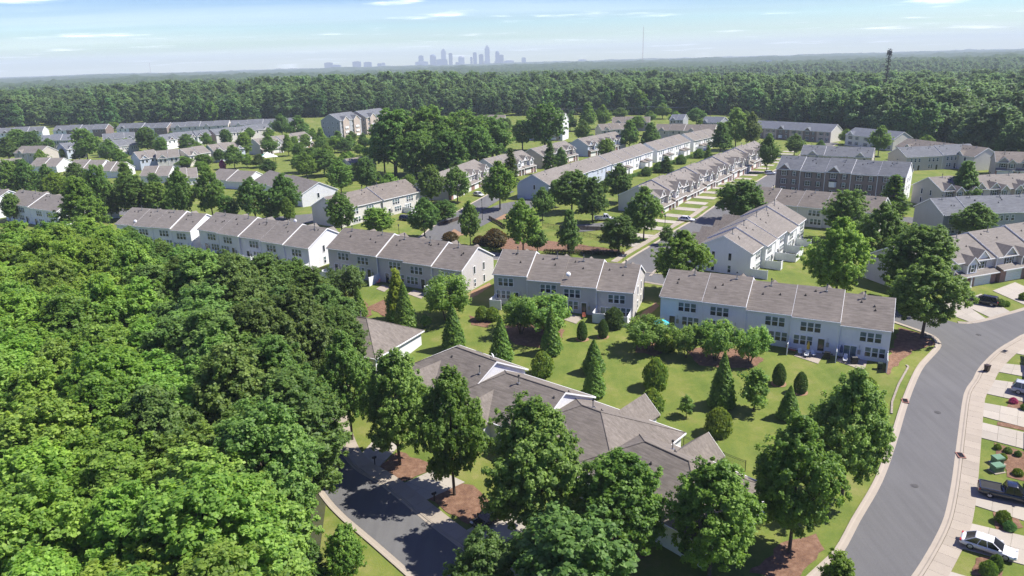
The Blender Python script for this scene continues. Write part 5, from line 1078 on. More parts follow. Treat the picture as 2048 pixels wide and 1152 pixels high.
# canopy beyond, out to the horizon
nr, na_ = 260, 620
rad = 1900 * (11500 / 1900) ** np.linspace(0, 1, nr); an = np.linspace(-.72, .72, na_)
Rr_, Aa = np.meshgrid(rad, an, indexing='ij'); X = Rr_ * np.sin(Aa); Y = Rr_ * np.cos(Aa)
gq = np.random.default_rng(9); Zb = hgt(X, Y); big = gq.normal(size=(nr // 6 + 2, na_ // 6 + 2))
bi = np.kron(big, np.ones((6, 6)))[:nr, :na_]; k5 = np.ones(5) / 5
for ax in (0, 1): bi = np.apply_along_axis(lambda m__: np.convolve(m__, k5, 'same'), ax, bi)
Z = Zb + 15 + gq.uniform(-4, 4, Zb.shape) + bi * 4
i = np.arange(nr - 1)[:, None] * na_ + np.arange(na_ - 1)[None, :]
me = bpy.data.meshes.new('far_canopy'); fast_mesh(me, np.stack([X, Y, Z], -1).reshape(-1, 3), np.stack([i, i + na_, i + na_ + 1, i + 1], -1).reshape(-1, 4))
m, t, b = newmat('canopy_leaf'); setp(b, Roughness=.9); b.inputs['Specular IOR Level'].default_value = .1
t.links.new(ramp(t, [(.25, (.018, .036, .012)), (.5, (.034, .060, .018)), (.75, (.060, .085, .026))], noise(t, geo_pos(t), .06, 6, .75)), b.inputs['Base Color']); me.materials.append(m)
tag(link('far_canopy', me), 'hazy blue-green wooded plain out to the horizon', 'wood', None, 'stuff')
# ------------------------------------------------------------------ vehicles
def paint(name, col, rough=.25):
    m, t, b = newmat(name); setp(b, Roughness=rough); b.inputs['Coat Weight'].default_value = .6; b.inputs['Coat Roughness'].default_value = .05
    f = noise(t, geo_pos(t), 2.2, 3); t.links.new(ramp(t, [(.3, tuple(c * .9 for c in col)), (.7, tuple(min(.9, c * 1.06) for c in col))], f), b.inputs['Base Color']); return m
MT['p_white'] = paint('white_paint', (.72, .73, .74)); MT['p_black'] = paint('black_paint', (.010, .011, .013)); MT['p_navy'] = paint('dark_blue_paint', (.012, .018, .035)); MT['p_silver'] = paint('silver_paint', (.42, .45, .50))
MT['tyre'] = plain('tyre_rubber', (.02, .02, .02), .85); MT['rim'] = plain('alloy_rim', (.45, .45, .46), .35, .5, .7); MT['lamp_r'] = plain('tail_lamp', (.35, .02, .015), .2); MT['lamp_w'] = plain('head_lamp', (.6, .62, .62), .15)
def vehicle(kind, L, W_, H, col, p, rz, label):
    root = empty('pickup_truck' if kind == 'pickup' else 'parked_car', p, rz); tag(root, label, 'pickup' if kind == 'pickup' else 'car')
    hw_ = W_ / 2; belt = H * (.60 if kind != 'pickup' else .56); zb = .24; n = 14
    def ring(x, w, z0, z1):
        o = []
        for k in range(n):
            a = 2 * math.pi * (k + .5) / n; c, s = math.cos(a), math.sin(a); e = .45
            o.append((x, w * math.copysign(abs(c) ** e, c), (z0 + z1) / 2 + (z1 - z0) / 2 * math.copysign(abs(s) ** e, s)))
        return o
    hood = belt * (.90 if kind in ('sedan', 'hatch') else .97); boot = belt * (.98 if kind == 'sedan' else 1.0)
    st = [(-.5, .80, .42, .62), (-.485, .93, .30, .9), (-.45, .97, zb, 1.0), (-.3, 1, zb, 1.0), (0, 1, zb, 1.0), (.18, 1, zb, .99), (.32, .99, zb, .95), (.44, .95, zb, .88), (.485, .86, .30, .78), (.5, .72, .40, .62)]
    b = MB(); b.loft([ring(x * L, w * hw_, z0, (boot if x < 0 else hood if x > .2 else belt) * zt) for x, w, z0, zt in st]); b.build('body', MT[col], root, smooth=True)
    prof = dict(sedan=((-.42, -.24, .06, .25), 1), suv=((-.475, -.40, .02, .22), 1), hatch=((-.47, -.33, .05, .24), 1), pickup=((-.08, -.03, .13, .26), 1))[kind][0]
    xb0, xb1, xf1, xf0 = [v * L for v in prof]; w0 = hw_ * .93; w1 = hw_ * .74; z0 = belt - .06; z1 = H
    Bt = [(xb0, -w0, z0), (xf0, -w0, z0), (xf0, w0, z0), (xb0, w0, z0)]; Tp = [(xb1, -w1, z1 - .05), (xf1, -w1, z1 - .05), (xf1, w1, z1 - .05), (xb1, w1, z1 - .05)]
    g_ = MB()
    for i in range(4): g_.face([Bt[i], Bt[(i + 1) % 4], Tp[(i + 1) % 4], Tp[i]])
    g_.build('windows', MT['glass_car'], root)
    r_ = MB(); r_.loft([[(x, w1 * c * s_, z1 - .075 + dz) for c, dz in ((-1, 0), (-.9, .055), (0, .085), (.9, .055), (1, 0), (.9, -.03), (-.9, -.03))] for x, s_ in ((xb1 - .06, .92), (xb1 + .1, 1.02), (xf1 - .1, 1.02), (xf1 + .06, .92))]); ro = r_.build('roof', MT[col], root, smooth=True)
    pl_ = MB()
    for i in range(4): pl_.tube([Bt[i], Tp[i]], .045, 5)
    nm = 2 if kind in ('sedan', 'hatch', 'suv') else 1
    for s in (-1, 1):
        for k in range(1, nm + 1):
            t_ = k / (nm + 1); a0 = xb0 + (xf0 - xb0) * (t_ * .8 + .08); a1 = xb1 + (xf1 - xb1) * t_; pl_.tube([(a0, s * w0 * 1.002, z0), (a1, s * w1 * 1.002, z1 - .05)], .04, 5)
    pl_.build('pillars', MT[col], root)
    if kind == 'pickup':
        bd = MB(); x0 = -.47 * L; x1 = xb0 - .08; bd.box(x0, x1, -hw_ * .84, hw_ * .84, belt - .02, belt + .012, 0); bd.build('cargo_bed', MT['tyre'], root)
        rl = MB()
        for s in (-1, 1): rl.box(x0, x1, s * hw_ * .93 - .06, s * hw_ * .93 + .06, belt - .1, belt + .07)
        rl.box(x0 - .05, x0 + .06, -hw_ * .93, hw_ * .93, belt - .1, belt + .07); rl.build('bed_rail', MT[col], root)
    if 'car_wheel' not in _wc:
        t_ = MB(); rg = [[(math.cos(a) * r0, y, math.sin(a) * r0) for a in np.linspace(0, 2 * math.pi, 19)[:-1]] for y, r0 in ((-.11, .22), (-.11, .30), (-.08, .33), (.08, .33), (.11, .30), (.11, .22))]; t_.loft(rg, cap=False); _wc['car_wheel'] = t_.mesh('tyre', MT['tyre'], smooth=False)
        r2 = MB(); r2.tube([(0, -.07, 0), (0, .07, 0)], .22, 14)
        for k in range(5): a = k * 2 * math.pi / 5; r2.tube([(0, .075, 0), (.2 * math.cos(a), .085, .2 * math.sin(a))], .03, 5); r2.tube([(0, -.075, 0), (.2 * math.cos(a), -.085, .2 * math.sin(a))], .03, 5)
        _wc['rim'] = r2.mesh('rim', MT['rim'])
    for x in (-.30 * L, .31 * L):
        for s in (-1, 1):
            w_ = link('wheel', _wc['car_wheel'], root, (x, s * (hw_ - .10), .33)); link('rim', _wc['rim'], w_)
    for s in (-1, 1):
        h_ = MB(); h_.box(-.10, .06, -.2, .2, -.07, .07); h_.build('headlight', MT['lamp_w'], root, loc=(.475 * L, s * hw_ * .66, belt * .74)); h_.build('tail_light', MT['lamp_r'], root, loc=(-.475 * L, s * hw_ * .74, belt * .82))
        mi = MB(); mi.box(-.1, .1, -.09, .09, -.06, .07); mi.build('mirror', MT[col], root, loc=(xf0 - .25, s * (hw_ + .07), belt + .05))
    return root
def park(kind, dims, col, tail, nose, label, dz=.10):
    a = atg(*tail); b = atg(*nose); c = (a + b) / 2; vehicle(kind, *dims, col, (c[0], c[1], hz(c[0], c[1]) + dz), math.atan2(b[1] - a[1], b[0] - a[0]), label)
park('sedan', (4.9, 1.82, 1.45), 'p_white', (1924, 1085), (2028, 1120), 'white saloon parked across the lowest driveway')
park('pickup', (5.7, 1.98, 1.85), 'p_navy', (1962, 985), (2066, 1008), 'dark blue pickup truck parked on the driveway by the green cabinets')
park('suv', (4.7, 1.88, 1.72), 'p_silver', (2024, 782), (2100, 800), 'silver car half in the frame by the magenta flowers')
park('suv', (4.9, 1.90, 1.70), 'p_black', (1994, 613), (1938, 603), 'black estate car parked before the white garages')
park('hatch', (4.4, 1.80, 1.50), 'p_black', (1005, 1028), (952, 1062), 'black hatchback on the driveway under the maple')
park('pickup', (5.8, 2.0, 1.9), 'p_white', (1188, 441), (1229, 441), 'white pickup parked behind the dark park tree')
park('sedan', (4.8, 1.82, 1.45), 'p_white', (1357, 441), (1388, 444), 'white saloon on the driveway of the first gabled garage')
park('sedan', (4.7, 1.8, 1.45), 'p_white', (946, 390), (968, 394), 'white saloon before the red brick garage')
park('suv', (4.6, 1.8, 1.65), 'p_silver', (1530, 350), (1550, 349), 'silver car under the tree by the long gabled row')
park('suv', (4.6, 1.8, 1.65), 'p_black', (805, 440), (822, 442), 'dark covered car beside the cream row screen')

# ------------------------------------------------------------------ screens, fences, garden things
def screen(B, segs, label):
    root, ud, D = B; e = None
    pts = [[local(root, *q) for q in s] for s in segs]; o = pts[0][0]
    e = empty('privacy_screen', (o.x, o.y, hz(o.x, o.y))); tag(e, label, 'fence')
    for s in pts:
        a, b = s[0], s[1]; L = math.hypot(b.x - a.x, b.y - a.y); n = max(1, round(L / 2.4)); rz = math.atan2(b.y - a.y, b.x - a.x)
        for k in range(n + 1):
            q = a.lerp(b, k / n); pm = MB(); pm.box(-.07, .07, -.07, .07, -.8, 1.92); pm.prism([(-.09, 1.92), (0, 2.02), (.09, 1.92)], -.09, .09, 0); pm.build('post', MT['vinyl'], e, loc=(q.x - o.x, q.y - o.y, hz(q.x, q.y) - e.location.z), rz=rz)
        for k in range(n):
            q0 = a.lerp(b, k / n); q1 = a.lerp(b, (k + 1) / n); w = L / n - .14; m_ = (q0 + q1) / 2; pb = MB(); nb = max(3, int(w / .16))
            for j in range(nb): x0 = -w / 2 + w * j / nb; pb.box(x0 + .004, x0 + w / nb - .004, -.02, .02, -.6, 1.78)
            pb.box(-w / 2, w / 2, -.035, .035, 1.74, 1.86); pb.box(-w / 2, w / 2, -.035, .035, .05, .2); pb.build('panel', MT['vinyl'], e, loc=(m_.x - o.x, m_.y - o.y, hz(m_.x, m_.y) - e.location.z), rz=rz)
    return e
def bnd(B, i): return B[1][i][0] if i < len(B[1]) else B[1][-1][1]
def ny(B, i): return B[1][min(i, len(B[1]) - 1)][3]
screen(B5, [[(bnd(B5, 3), ny(B5, 3) - .1, 0), (bnd(B5, 3), ny(B5, 3) - 2.7, 0)]], 'white patio screen beside the red bench')
screen(B5, [[(bnd(B5, 4), ny(B5, 4) - .1, 0), (bnd(B5, 4), ny(B5, 4) - 2.9, 0)]], 'white patio screen between the last two white units')
screen(B5, [[(bnd(B5, 5) - .1, ny(B5, 4) - .1, 0), (bnd(B5, 5) - .1, ny(B5, 4) - 3.6, 0)]], 'white patio screen at the end corner of the white row')
screen(B4, [[(bnd(B4, 3) + .1, ny(B4, 3) - .1, 0), (bnd(B4, 3) + .1, ny(B4, 3) - 3.4, 0)], [(bnd(B4, 3) + .1, ny(B4, 3) - 3.4, 0), (bnd(B4, 4) - .4, ny(B4, 3) - 3.4, 0)], [(bnd(B4, 4) - .4, ny(B4, 3) - 3.4, 0), (bnd(B4, 4) - .4, ny(B4, 3) - .1, 0)]], 'white screen enclosing the end patio of the greige row')
screen(B4, [[(bnd(B4, 0) + .1, ny(B4, 0) - .1, 0), (bnd(B4, 0) + .1, ny(B4, 0) - 2.8, 0)], [(bnd(B4, 0) + .1, ny(B4, 0) - 2.8, 0), (bnd(B4, 0) + 2.3, ny(B4, 0) - 2.8, 0)]], 'white screen at the western corner of the greige row')
screen(B3, [[(bnd(B3, 2), ny(B3, 2) - .1, 0), (bnd(B3, 2), ny(B3, 2) - 3.4, 0)]], 'white screen by the pink chair')
screen(B3, [[(bnd(B3, 0) + .2, ny(B3, 0) - .1, 0), (bnd(B3, 0) + .2, ny(B3, 0) - 3.2, 0)], [(bnd(B3, 0) + .2, ny(B3, 0) - 3.2, 0), (bnd(B3, 1), ny(B3, 0) - 3.2, 0)]], 'white screen behind the grey willow')
screen(B3, [[(bnd(B3, 4), ny(B3, 4) - .1, 0), (bnd(B3, 4), ny(B3, 4) - 3.0, 0)], [(bnd(B3, 4), ny(B3, 4) - 3.0, 0), (bnd(B3, 4) + 3, ny(B3, 4) - 3.0, 0)]], 'white screen under the spreading cherry tree')
screen(B2, [[(bnd(B2, 5) - .2, ny(B2, 4) - .1, 0), (bnd(B2, 5) - .2, ny(B2, 4) - 3.6, 0)], [(bnd(B2, 5) - .2, ny(B2, 4) - 3.6, 0), (bnd(B2, 4), ny(B2, 4) - 3.6, 0)]], 'white screen at the end of the row above the oak crowns')
screen(B2, [[(bnd(B2, 3), ny(B2, 3) - .1, 0), (bnd(B2, 3), ny(B2, 3) - 3.4, 0)], [(bnd(B2, 3), ny(B2, 3) - 3.4, 0), (bnd(B2, 2), ny(B2, 3) - 3.4, 0)]], 'white screen in the middle of the row above the oak crowns')
screen(B1, [[(bnd(B1, 4) - .2, ny(B1, 3) - .1, 0), (bnd(B1, 4) - .2, ny(B1, 3) - 3.2, 0)]], 'white screen at the end of the row with the dish')
for i, lb in enumerate(('first fenced patio of the blue-ended row', 'second fenced patio of the blue-ended row', 'third fenced patio of the blue-ended row', 'fourth fenced patio of the blue-ended row', 'last fenced patio of the blue-ended row')):
    x0 = bnd(B6, i); yy = ny(B6, i); d_ = (3.6, 3.4, 4.6, 3.6, 3.6)[i]
    screen(B6, [[(x0 + .15, yy - .1, 0), (x0 + .15, yy - d_, 0)]] + ([[(x0 + .15, yy - d_, 0), (x0 + (6.8 if i == 2 else 1.6), yy - d_, 0)]] if i in (1, 2) else []), 'white screen of the ' + lb)
screen(M7, [[(bnd(M7, 3), ny(M7, 3) - .1, 0), (bnd(M7, 3), ny(M7, 3) - 3.4, 0)], [(bnd(M7, 3), ny(M7, 3) - 3.4, 0), (bnd(M7, 3) + 3.6, ny(M7, 3) - 3.4, 0)]], 'white screen beside the covered car')
def metal_fence(pts, label, h=1.45, mat='black', bay=2.4, name='metal_fence'):
    P = resample([tuple(atg(*p)[:2]) for p in pts], bay); o = P[0]; e = empty(name, (o[0], o[1], hz(*o))); tag(e, label, 'fence')
    for q in P: m_ = MB(); m_.box(-.035, .035, -.035, .035, -.3, h + .08); m_.build('post', MT[mat], e, loc=(q[0] - o[0], q[1] - o[1], hz(*q) - e.location.z))
    for a, b in zip(P, P[1:]):
        za, zb = hz(*a), hz(*b); A_ = Vector((a[0] - o[0], a[1] - o[1], za - e.location.z)); B_ = Vector((b[0] - o[0], b[1] - o[1], zb - e.location.z))
        for hh in (h, h - .2, .15): m_ = MB(); m_.tube([(0, 0, 0), B_ - A_], .022, 5); m_.build('rail', MT[mat], e, loc=A_ + Vector((0, 0, hh)), fix=False)
        m_ = MB(); n = int((B_ - A_).length / .13)
        for k in range(1, n): q = (B_ - A_) * (k / n); m_.tube([q + Vector((0, 0, .1)), q + Vector((0, 0, h))], .010, 4)
        m_.build('picket_panel', MT[mat], e, loc=A_, fix=False)
metal_fence([(1297, 858), (1336, 878), (1381, 898), (1451, 928), (1490, 943)], 'black metal picket fence between the lawn and the villas')
metal_fence([(1085, 452), (1160, 470), (1205, 482)], 'black metal fence across the park lawn', 1.2)
metal_fence([(1130, 498), (1190, 503), (1245, 508)], 'black metal fence along the park edge by the mulch', 1.2)
def timber(pts, label, h=1.1):
    MT.setdefault('timber', plain('dark_timber', (.075, .05, .035), .85, .2, 0, .3, 6)); P = resample([tuple(atg(*p)[:2]) for p in pts], 2.2); o = P[0]; e = empty('timber_fence', (o[0], o[1], hz(*o))); tag(e, label, 'fence')
    for q in P: m_ = MB(); m_.box(-.07, .07, -.07, .07, -.3, h); m_.build('post', MT['timber'], e, loc=(q[0] - o[0], q[1] - o[1], hz(*q) - e.location.z))
    for a, b in zip(P, P[1:]):
        d = Vector((b[0] - a[0], b[1] - a[1], hz(*b) - hz(*a)))
        for k in range(4):
            z = .1 + k * .26; m_ = MB(); m_.box(0, math.hypot(d.x, d.y), -.02, .02, z, z + .22); m_.build('plank', MT['timber'], e, loc=(a[0] - o[0], a[1] - o[1], hz(*a) - e.location.z), rz=math.atan2(d.y, d.x))
timber([(880, 452), (925, 438), (935, 436)], 'dark timber fence at the upper edge of the play lawn'); timber([(978, 438), (1000, 450), (1010, 458)], 'dark timber fence down the middle of the play lawn'); timber([(1120, 458), (1165, 460), (1230, 462)], 'long timber rail below the white pickup')
hd = MB(); P = resample([tuple(atg(*p)[:2]) for p in [(805, 490), (860, 497), (940, 500), (1010, 508), (1130, 508)]], 1.2)
def hedge(pts, label, h=1.0, w=1.2, tint=(.5, .6, .55)):
    P = resample([tuple(atg(*p)[:2]) for p in pts], .25); g_ = np.random.default_rng(len(P)); V = []; n = len(P) * 46
    idx = g_.integers(0, len(P), n); C = np.array(P)[idx]; C = np.concatenate([C, hgt(C[:, 0], C[:, 1])[:, None]], 1); a = g_.uniform(0, math.pi, n); C[:, 0] += np.cos(a) * w / 2 * g_.uniform(.6, 1, n); C[:, 1] += g_.uniform(-.2, .2, n) + np.cos(a) * w * .3; C[:, 2] += np.sin(a) ** .6 * h * g_.uniform(.5, 1.05, n)
    N = g_.normal(size=(n, 3)) * .6; N[:, 2] += .7; N /= np.linalg.norm(N, axis=1)[:, None]; T = np.cross(N, g_.normal(size=(n, 3))); T /= np.linalg.norm(T, axis=1)[:, None]; B_ = np.cross(N, T); s = g_.uniform(.08, .17, (n, 1))
    o0 = np.array([C[0, 0], C[0, 1], C[0, 2]]); V = np.stack([C - T * s, C - B_ * s * .7, C + T * s, C + B_ * s * .7], 1).reshape(-1, 3) - o0
    o = link('hedge', crown_mesh('hedge', V, np.clip(g_.normal(.45, .2, n), 0, 1), MT['leaf_con']), None, o0); o.color = (*tint, 1); tag(o, label, 'hedge')
hedge([(805, 488), (860, 495), (940, 499), (1010, 506)], 'dark clipped hedge along the play lawn'); hedge([(1090, 506), (1160, 508), (1235, 512)], 'dark clipped hedge at the park edge', tint=(.45, .5, .4)); hedge([(1770, 452), (1800, 448), (1815, 450)], 'brownish low hedge before the brick row end', .7, 1.6, (1.0, .6, .5))
def wheeled_bin(p, rz, label, mat):
    e = empty('wheeled_bin', p, rz); tag(e, label, 'bin'); b = MB(); b.loft([[(-.24, -.26, .08), (.24, -.26, .08), (.24, .26, .08), (-.24, .26, .08)], [(-.31, -.34, .98), (.31, -.34, .98), (.31, .34, .98), (-.31, .34, .98)]]); b.build('bin_body', mat, e)
    l_ = MB(); l_.prism([(-.38, .99), (-.36, 1.06), (.30, 1.10), (.40, 1.03), (.40, .99)], -.34, .34, 0); l_.build('lid', mat, e); h_ = MB(); h_.tube([(-.28, .42, .98), (.28, .42, .98)], .025, 6); h_.build('handle', mat, e)
    for s in (-1, 1): w_ = MB(); w_.tube([(s * .25, .26, .13), (s * .31, .26, .13)], .13, 12); w_.build('wheel', MT['tyre'], e)
MT['binb'] = plain('brown_plastic', (.045, .03, .025), .5); MT['bing'] = plain('green_plastic', (.02, .035, .025), .5)
wheeled_bin(atg(1973, 744) + np.array((0, 0, .1)), 2.0, 'brown wheeled bin on the pavement edge', MT['binb'])
q = local(B5[0], bnd(B5, 5) - 1.0, ny(B5, 4) - 2.7, 0); wheeled_bin((q.x, q.y, hz(q.x, q.y)), -.5, 'dark wheeled bin by the end screen of the white row', MT['bing'])
MT['cab'] = plain('green_cabinet_paint', (.10, .20, .12), .5)
for px_, py_, lb, s in ((1994, 926, 'upper green utility cabinet on the grass', 1.0), (1993, 942, 'lower green utility cabinet on the grass', 1.1)):
    p = atg(px_, py_); e = empty('utility_cabinet', p, .2); tag(e, lb, 'utility box'); b = MB(); b.box(-.55 * s, .55 * s, -.42, .42, 0, .72); b.build('cabinet_body', MT['cab'], e); l_ = MB(); l_.prism([(-.5, .73), (-.44, .86), (.4, .96), (.5, .86), (.5, .73)], -.6 * s, .6 * s, 0); l_.build('lid', MT['cab'], e); pd = MB(); pd.box(-.75, .75, -.62, .62, -.1, .05); pd.build('base_pad', MT['conc'], e)
p = atg(1752, 884); b = MB(); b.tube([(0, 0, -.1), (0, 0, .7)], .13, 8); b.tube([(0, 0, .7), (0, 0, .76), (0, 0, .86)], [.17, .17, .05], 8); tag(b.build('cable_pedestal', MT['cab'], loc=p), 'short green cable pedestal on the verge', 'utility post')
def mailbox(px_, py_, lb):
    p = atg(px_, py_); e = empty('mailbox', p, .6); tag(e, lb, 'mailbox'); b = MB(); b.box(-.05, .05, -.05, .05, -.2, 1.05); b.build('post', MT['black'], e); b = MB(); b.prism([(-.11, 1.02), (.11, 1.02), (.11, 1.17), (.06, 1.25), (-.06, 1.25), (-.11, 1.17)], -.28, .28, 0); b.build('mailbox_body', MT['black'], e); b = MB(); b.tube([(0, 0, .7), (.22, 0, 1.0)], .03, 5); b.build('brace', MT['black'], e); b = MB(); b.box(.05, .2, .112, .125, 1.1, 1.2); b.build('flag', MT['reddoor'], e)
mailbox(750, 930, 'black mailbox by the shaded driveway'); mailbox(869, 1003, 'black mailbox at the corner of the pine straw bed')
for px_, py_, lb in ((1875, 825, 'round iron manhole cover in the curving street, upper'), (1829, 972, 'round iron manhole cover in the curving street, lower'), (1957, 670, 'round iron manhole cover at the bend')):
    p = atg(px_, py_); e = empty('manhole_cover', p + np.array((0, 0, .055))); tag(e, lb, 'manhole'); b = MB(); b.tube([(0, 0, -.1), (0, 0, .012)], .42, 20); MT.setdefault('iron', plain('worn_iron', (.075, .072, .07), .7)); b.build('rim', MT['iron'], e); b = MB(); b.tube([(0, 0, 0), (0, 0, .018)], .34, 20)
    for k in range(-3, 4): b.box(-.26, .26, k * .09 - .02, k * .09 + .02, .012, .026)
    b.build('cover', MT['iron'], e)
for px_, py_, rz, lb in ((1810, 803, 1.2, 'brick-red storm drain inlet in the verge kerb'), (1921, 912, 1.35, 'rusty storm drain grate in the outer kerb'), (1853, 673, -.4, 'storm drain grate by the corner tree'), (2009, 704, .6, 'storm drain grate at the bend pavement')):
    p = atg(px_, py_); e = empty('storm_drain', p + np.array((0, 0, .12)), rz); tag(e, lb, 'drain'); b = MB(); b.box(-.65, .65, -.42, .42, -.1, .045); b.build('surround', MT['redbrick'] if 'brick' in lb or 'rusty' in lb else MT['conc'], e); b = MB()
    for k in range(-5, 6): b.box(k * .1 - .03, k * .1 + .03, -.3, .3, .045, .07)
    b.build('grate', MT['black'], e)
# low block edging beside the street
P = resample([tuple(atg(*q)[:2]) for q in [(1783, 828), (1784, 805), (1797, 770), (1808, 750), (1817, 734), (1812, 731)]], .42); e = empty('block_edging', (P[0][0], P[0][1], hz(*P[0]))); tag(e, 'low pale block edging curving through the verge grass', 'edging')
for a, b_ in zip(P, P[1:]):
    m_ = MB(); m_.box(.01, .40, -.13, .13, -.1, .17); m_.build('block', MT['conc'], e, loc=(a[0] - P[0][0], a[1] - P[0][1], hz(*a) - e.location.z), rz=math.atan2(b_[1] - a[1], b_[0] - a[0]))
hedge([(1180, 385), (1225, 368), (1275, 352), (1330, 333), (1385, 314)], 'long leafy hedge between the white porch rows and the long gabled row', 1.6, 2.2, (.8, .95, .8))
for k, (x, yb, yt, w) in enumerate(((1205, 385, 360, 26), (1240, 372, 350, 22), (1292, 352, 332, 22), (1318, 345, 322, 26), (1362, 328, 308, 22), (1398, 316, 296, 24))): tree_px('bush', x, yb, yt, w, (.9, 1.0, .85), ORD[k] + ' shrub from the park along the yard of the white porch rows')
# patio things
MT['yellow'] = plain('yellow_fabric', (.62, .42, .05), .8); MT['teal'] = plain('turquoise_fabric', (.03, .38, .48), .7, .3, 0, .5, 5); MT['redwood'] = plain('red_wood', (.26, .07, .04), .7); MT['pinkp'] = plain('pink_plastic', (.55, .16, .16), .5); MT['pale'] = plain('pale_cushion', (.55, .57, .58), .8); MT['navyf'] = plain('navy_fabric', (.03, .05, .12), .8); MT['greenf'] = plain('green_canvas', (.02, .22, .16), .7)
def at_b(B, u, y): q = local(B[0], u, y, 0); return (q.x, q.y, hz(q.x, q.y) + .06)
def chair(p, rz, label, mat, lounge=False):
    e = empty('patio_chair', p, rz); tag(e, label, 'chair'); L = 1.3 if lounge else .55
    b = MB(); b.box(-.28, .28, -L / 2, L / 2, .36, .42); b.build('seat', mat, e); b = MB(); b.prism([(L / 2 - .04, .40), (L / 2 + .22, .98), (L / 2 + .27, .96), (L / 2 + .02, .38)], -.28, .28, 0); b.build('backrest', mat, e)
    for sx in (-1, 1):
        for sy in (-1, 1): b = MB(); b.box(-.025, .025, -.025, .025, 0, .36); b.build('leg', MT['black'], e, loc=(sx * .25, sy * (L / 2 - .05), 0))
        b = MB(); b.box(-.03, .03, -L / 2, L / 2, .58, .62); b.build('armrest', mat, e, loc=(sx * .28, 0, 0))
def parasol(p, label, mat, closed=False, h=2.3, r=1.35):
    e = empty('parasol', p); tag(e, label, 'parasol'); b = MB(); b.tube([(0, 0, 0), (0, 0, h + .1)], .03, 7); b.build('pole', MT['metal'], e); b = MB(); b.tube([(0, 0, 0), (0, 0, .08), (0, 0, .16)], [.28, .26, .06], 12); b.build('base', MT['black'], e)
    b = MB()
    if closed:
        b.loft([[(math.cos(a) * r0 * (1 + .22 * (k % 2)), math.sin(a) * r0 * (1 + .22 * (k % 2)), z) for k, a in enumerate(np.linspace(0, 2 * math.pi, 13)[:-1])] for z, r0 in ((.85, .10), (1.0, .20), (1.5, .19), (2.0, .11), (h, .02))])
    else:
        top = (0, 0, h); rim = [(math.cos(a) * r, math.sin(a) * r, h - .55 - (.04 if k % 2 else 0)) for k, a in enumerate(np.linspace(0, 2 * math.pi, 17)[:-1])]; mid = [(x * .55, y * .55, h - .2) for x, y, z in rim]
        for k in range(16):
            j = (k + 1) % 16; b.face([top, mid[k], mid[j]]); b.face([mid[k], rim[k], rim[j], mid[j]]); b.face([rim[k], (rim[k][0], rim[k][1], rim[k][2] - .12), (rim[j][0], rim[j][1], rim[j][2] - .12), rim[j]])
    b.build('canopy', mat, e, fix=False); return e
u4 = bnd(B5, 3); n4 = ny(B5, 3); u5 = bnd(B5, 4); n5 = ny(B5, 4)
e = parasol(at_b(B5, u4 + 3.0, n4 - 1.3), 'closed yellow parasol on the white row patio', MT['yellow'], True); 
for du, dy, rz, lb in ((1.9, -1.9, .3, 'pale cushioned lounger before the yellow parasol'), (2.9, -2.5, -.2, 'pale cushioned lounger in the middle of the patio'), (3.9, -1.8, .6, 'pale cushioned lounger by the grill')): chair(at_b(B5, u4 + du, n4 + dy), B5[0].rotation_euler.z + rz, lb, MT['pale'])
chair(at_b(B5, u4 + .6, n4 - 1.3), B5[0].rotation_euler.z + 1.4, 'red wooden bench against the white screen', MT['redwood'], True)
def grill(p, rz, label):
    e = empty('grill', p, rz); tag(e, label, 'grill'); b = MB(); b.box(-.45, .45, -.28, .28, .1, .82); b.build('cart', MT['black'], e); b = MB(); b.prism([(-.28, .84), (-.26, 1.08), (0, 1.2), (.24, 1.1), (.28, .84)], -.42, .42, 0); b.build('hood', MT['black'], e)
    for s in (-1, 1): b = MB(); b.box(s * .62 - .16, s * .62 + .16, -.25, .25, .78, .82); b.build('side_shelf', MT['black'], e)
    for s in (-1, 1): b = MB(); b.tube([(s * .38 - .03, .2, .09), (s * .38 + .03, .2, .09)], .09, 10); b.build('wheel', MT['tyre'], e)
grill(at_b(B5, u5 - 1.3, n4 - 1.7), B5[0].rotation_euler.z, 'black grill by the screen between the last two white units'); grill(at_b(B5, u5 + 2.6, n5 - 2.2), B5[0].rotation_euler.z + .4, 'black covered grill on the last patio')
chair(at_b(B5, u5 + 1.3, n5 - 1.9), B5[0].rotation_euler.z, 'pale lounger on the last patio of the white row', MT['pale'], True); parasol(at_b(B5, u5 + .6, n5 - .8), 'closed navy parasol beside the sliding door', MT['navyf'], True)
parasol(at_b(B5, bnd(B5, 0) + .9, ny(B5, 0) - 2.4), 'open turquoise patterned parasol at the western patio of the white row', MT['teal'], False)
chair(at_b(B4, bnd(B4, 3) - 1.8, ny(B4, 2) - 2.0), B4[0].rotation_euler.z + .3, 'red chair on the greige patio', MT['redwood']); chair(at_b(B3, bnd(B3, 2) + .8, ny(B3, 2) - 1.6), B3[0].rotation_euler.z - .3, 'pink chair by the white screen', MT['pinkp'])
for i, (du, dy) in enumerate(((2.5, -2.2), (3.0, -2.2), (2.6, -2.4))):
    B = (B6, B6, B6)[i]; grill(at_b(B, bnd(B, i + 1) + du, ny(B, i + 1) + dy), B[0].rotation_euler.z, ('black grill on the second patio of the blue-ended row', 'black grill inside the long screen of the blue-ended row', 'black grill on the fourth patio of the blue-ended row')[i])
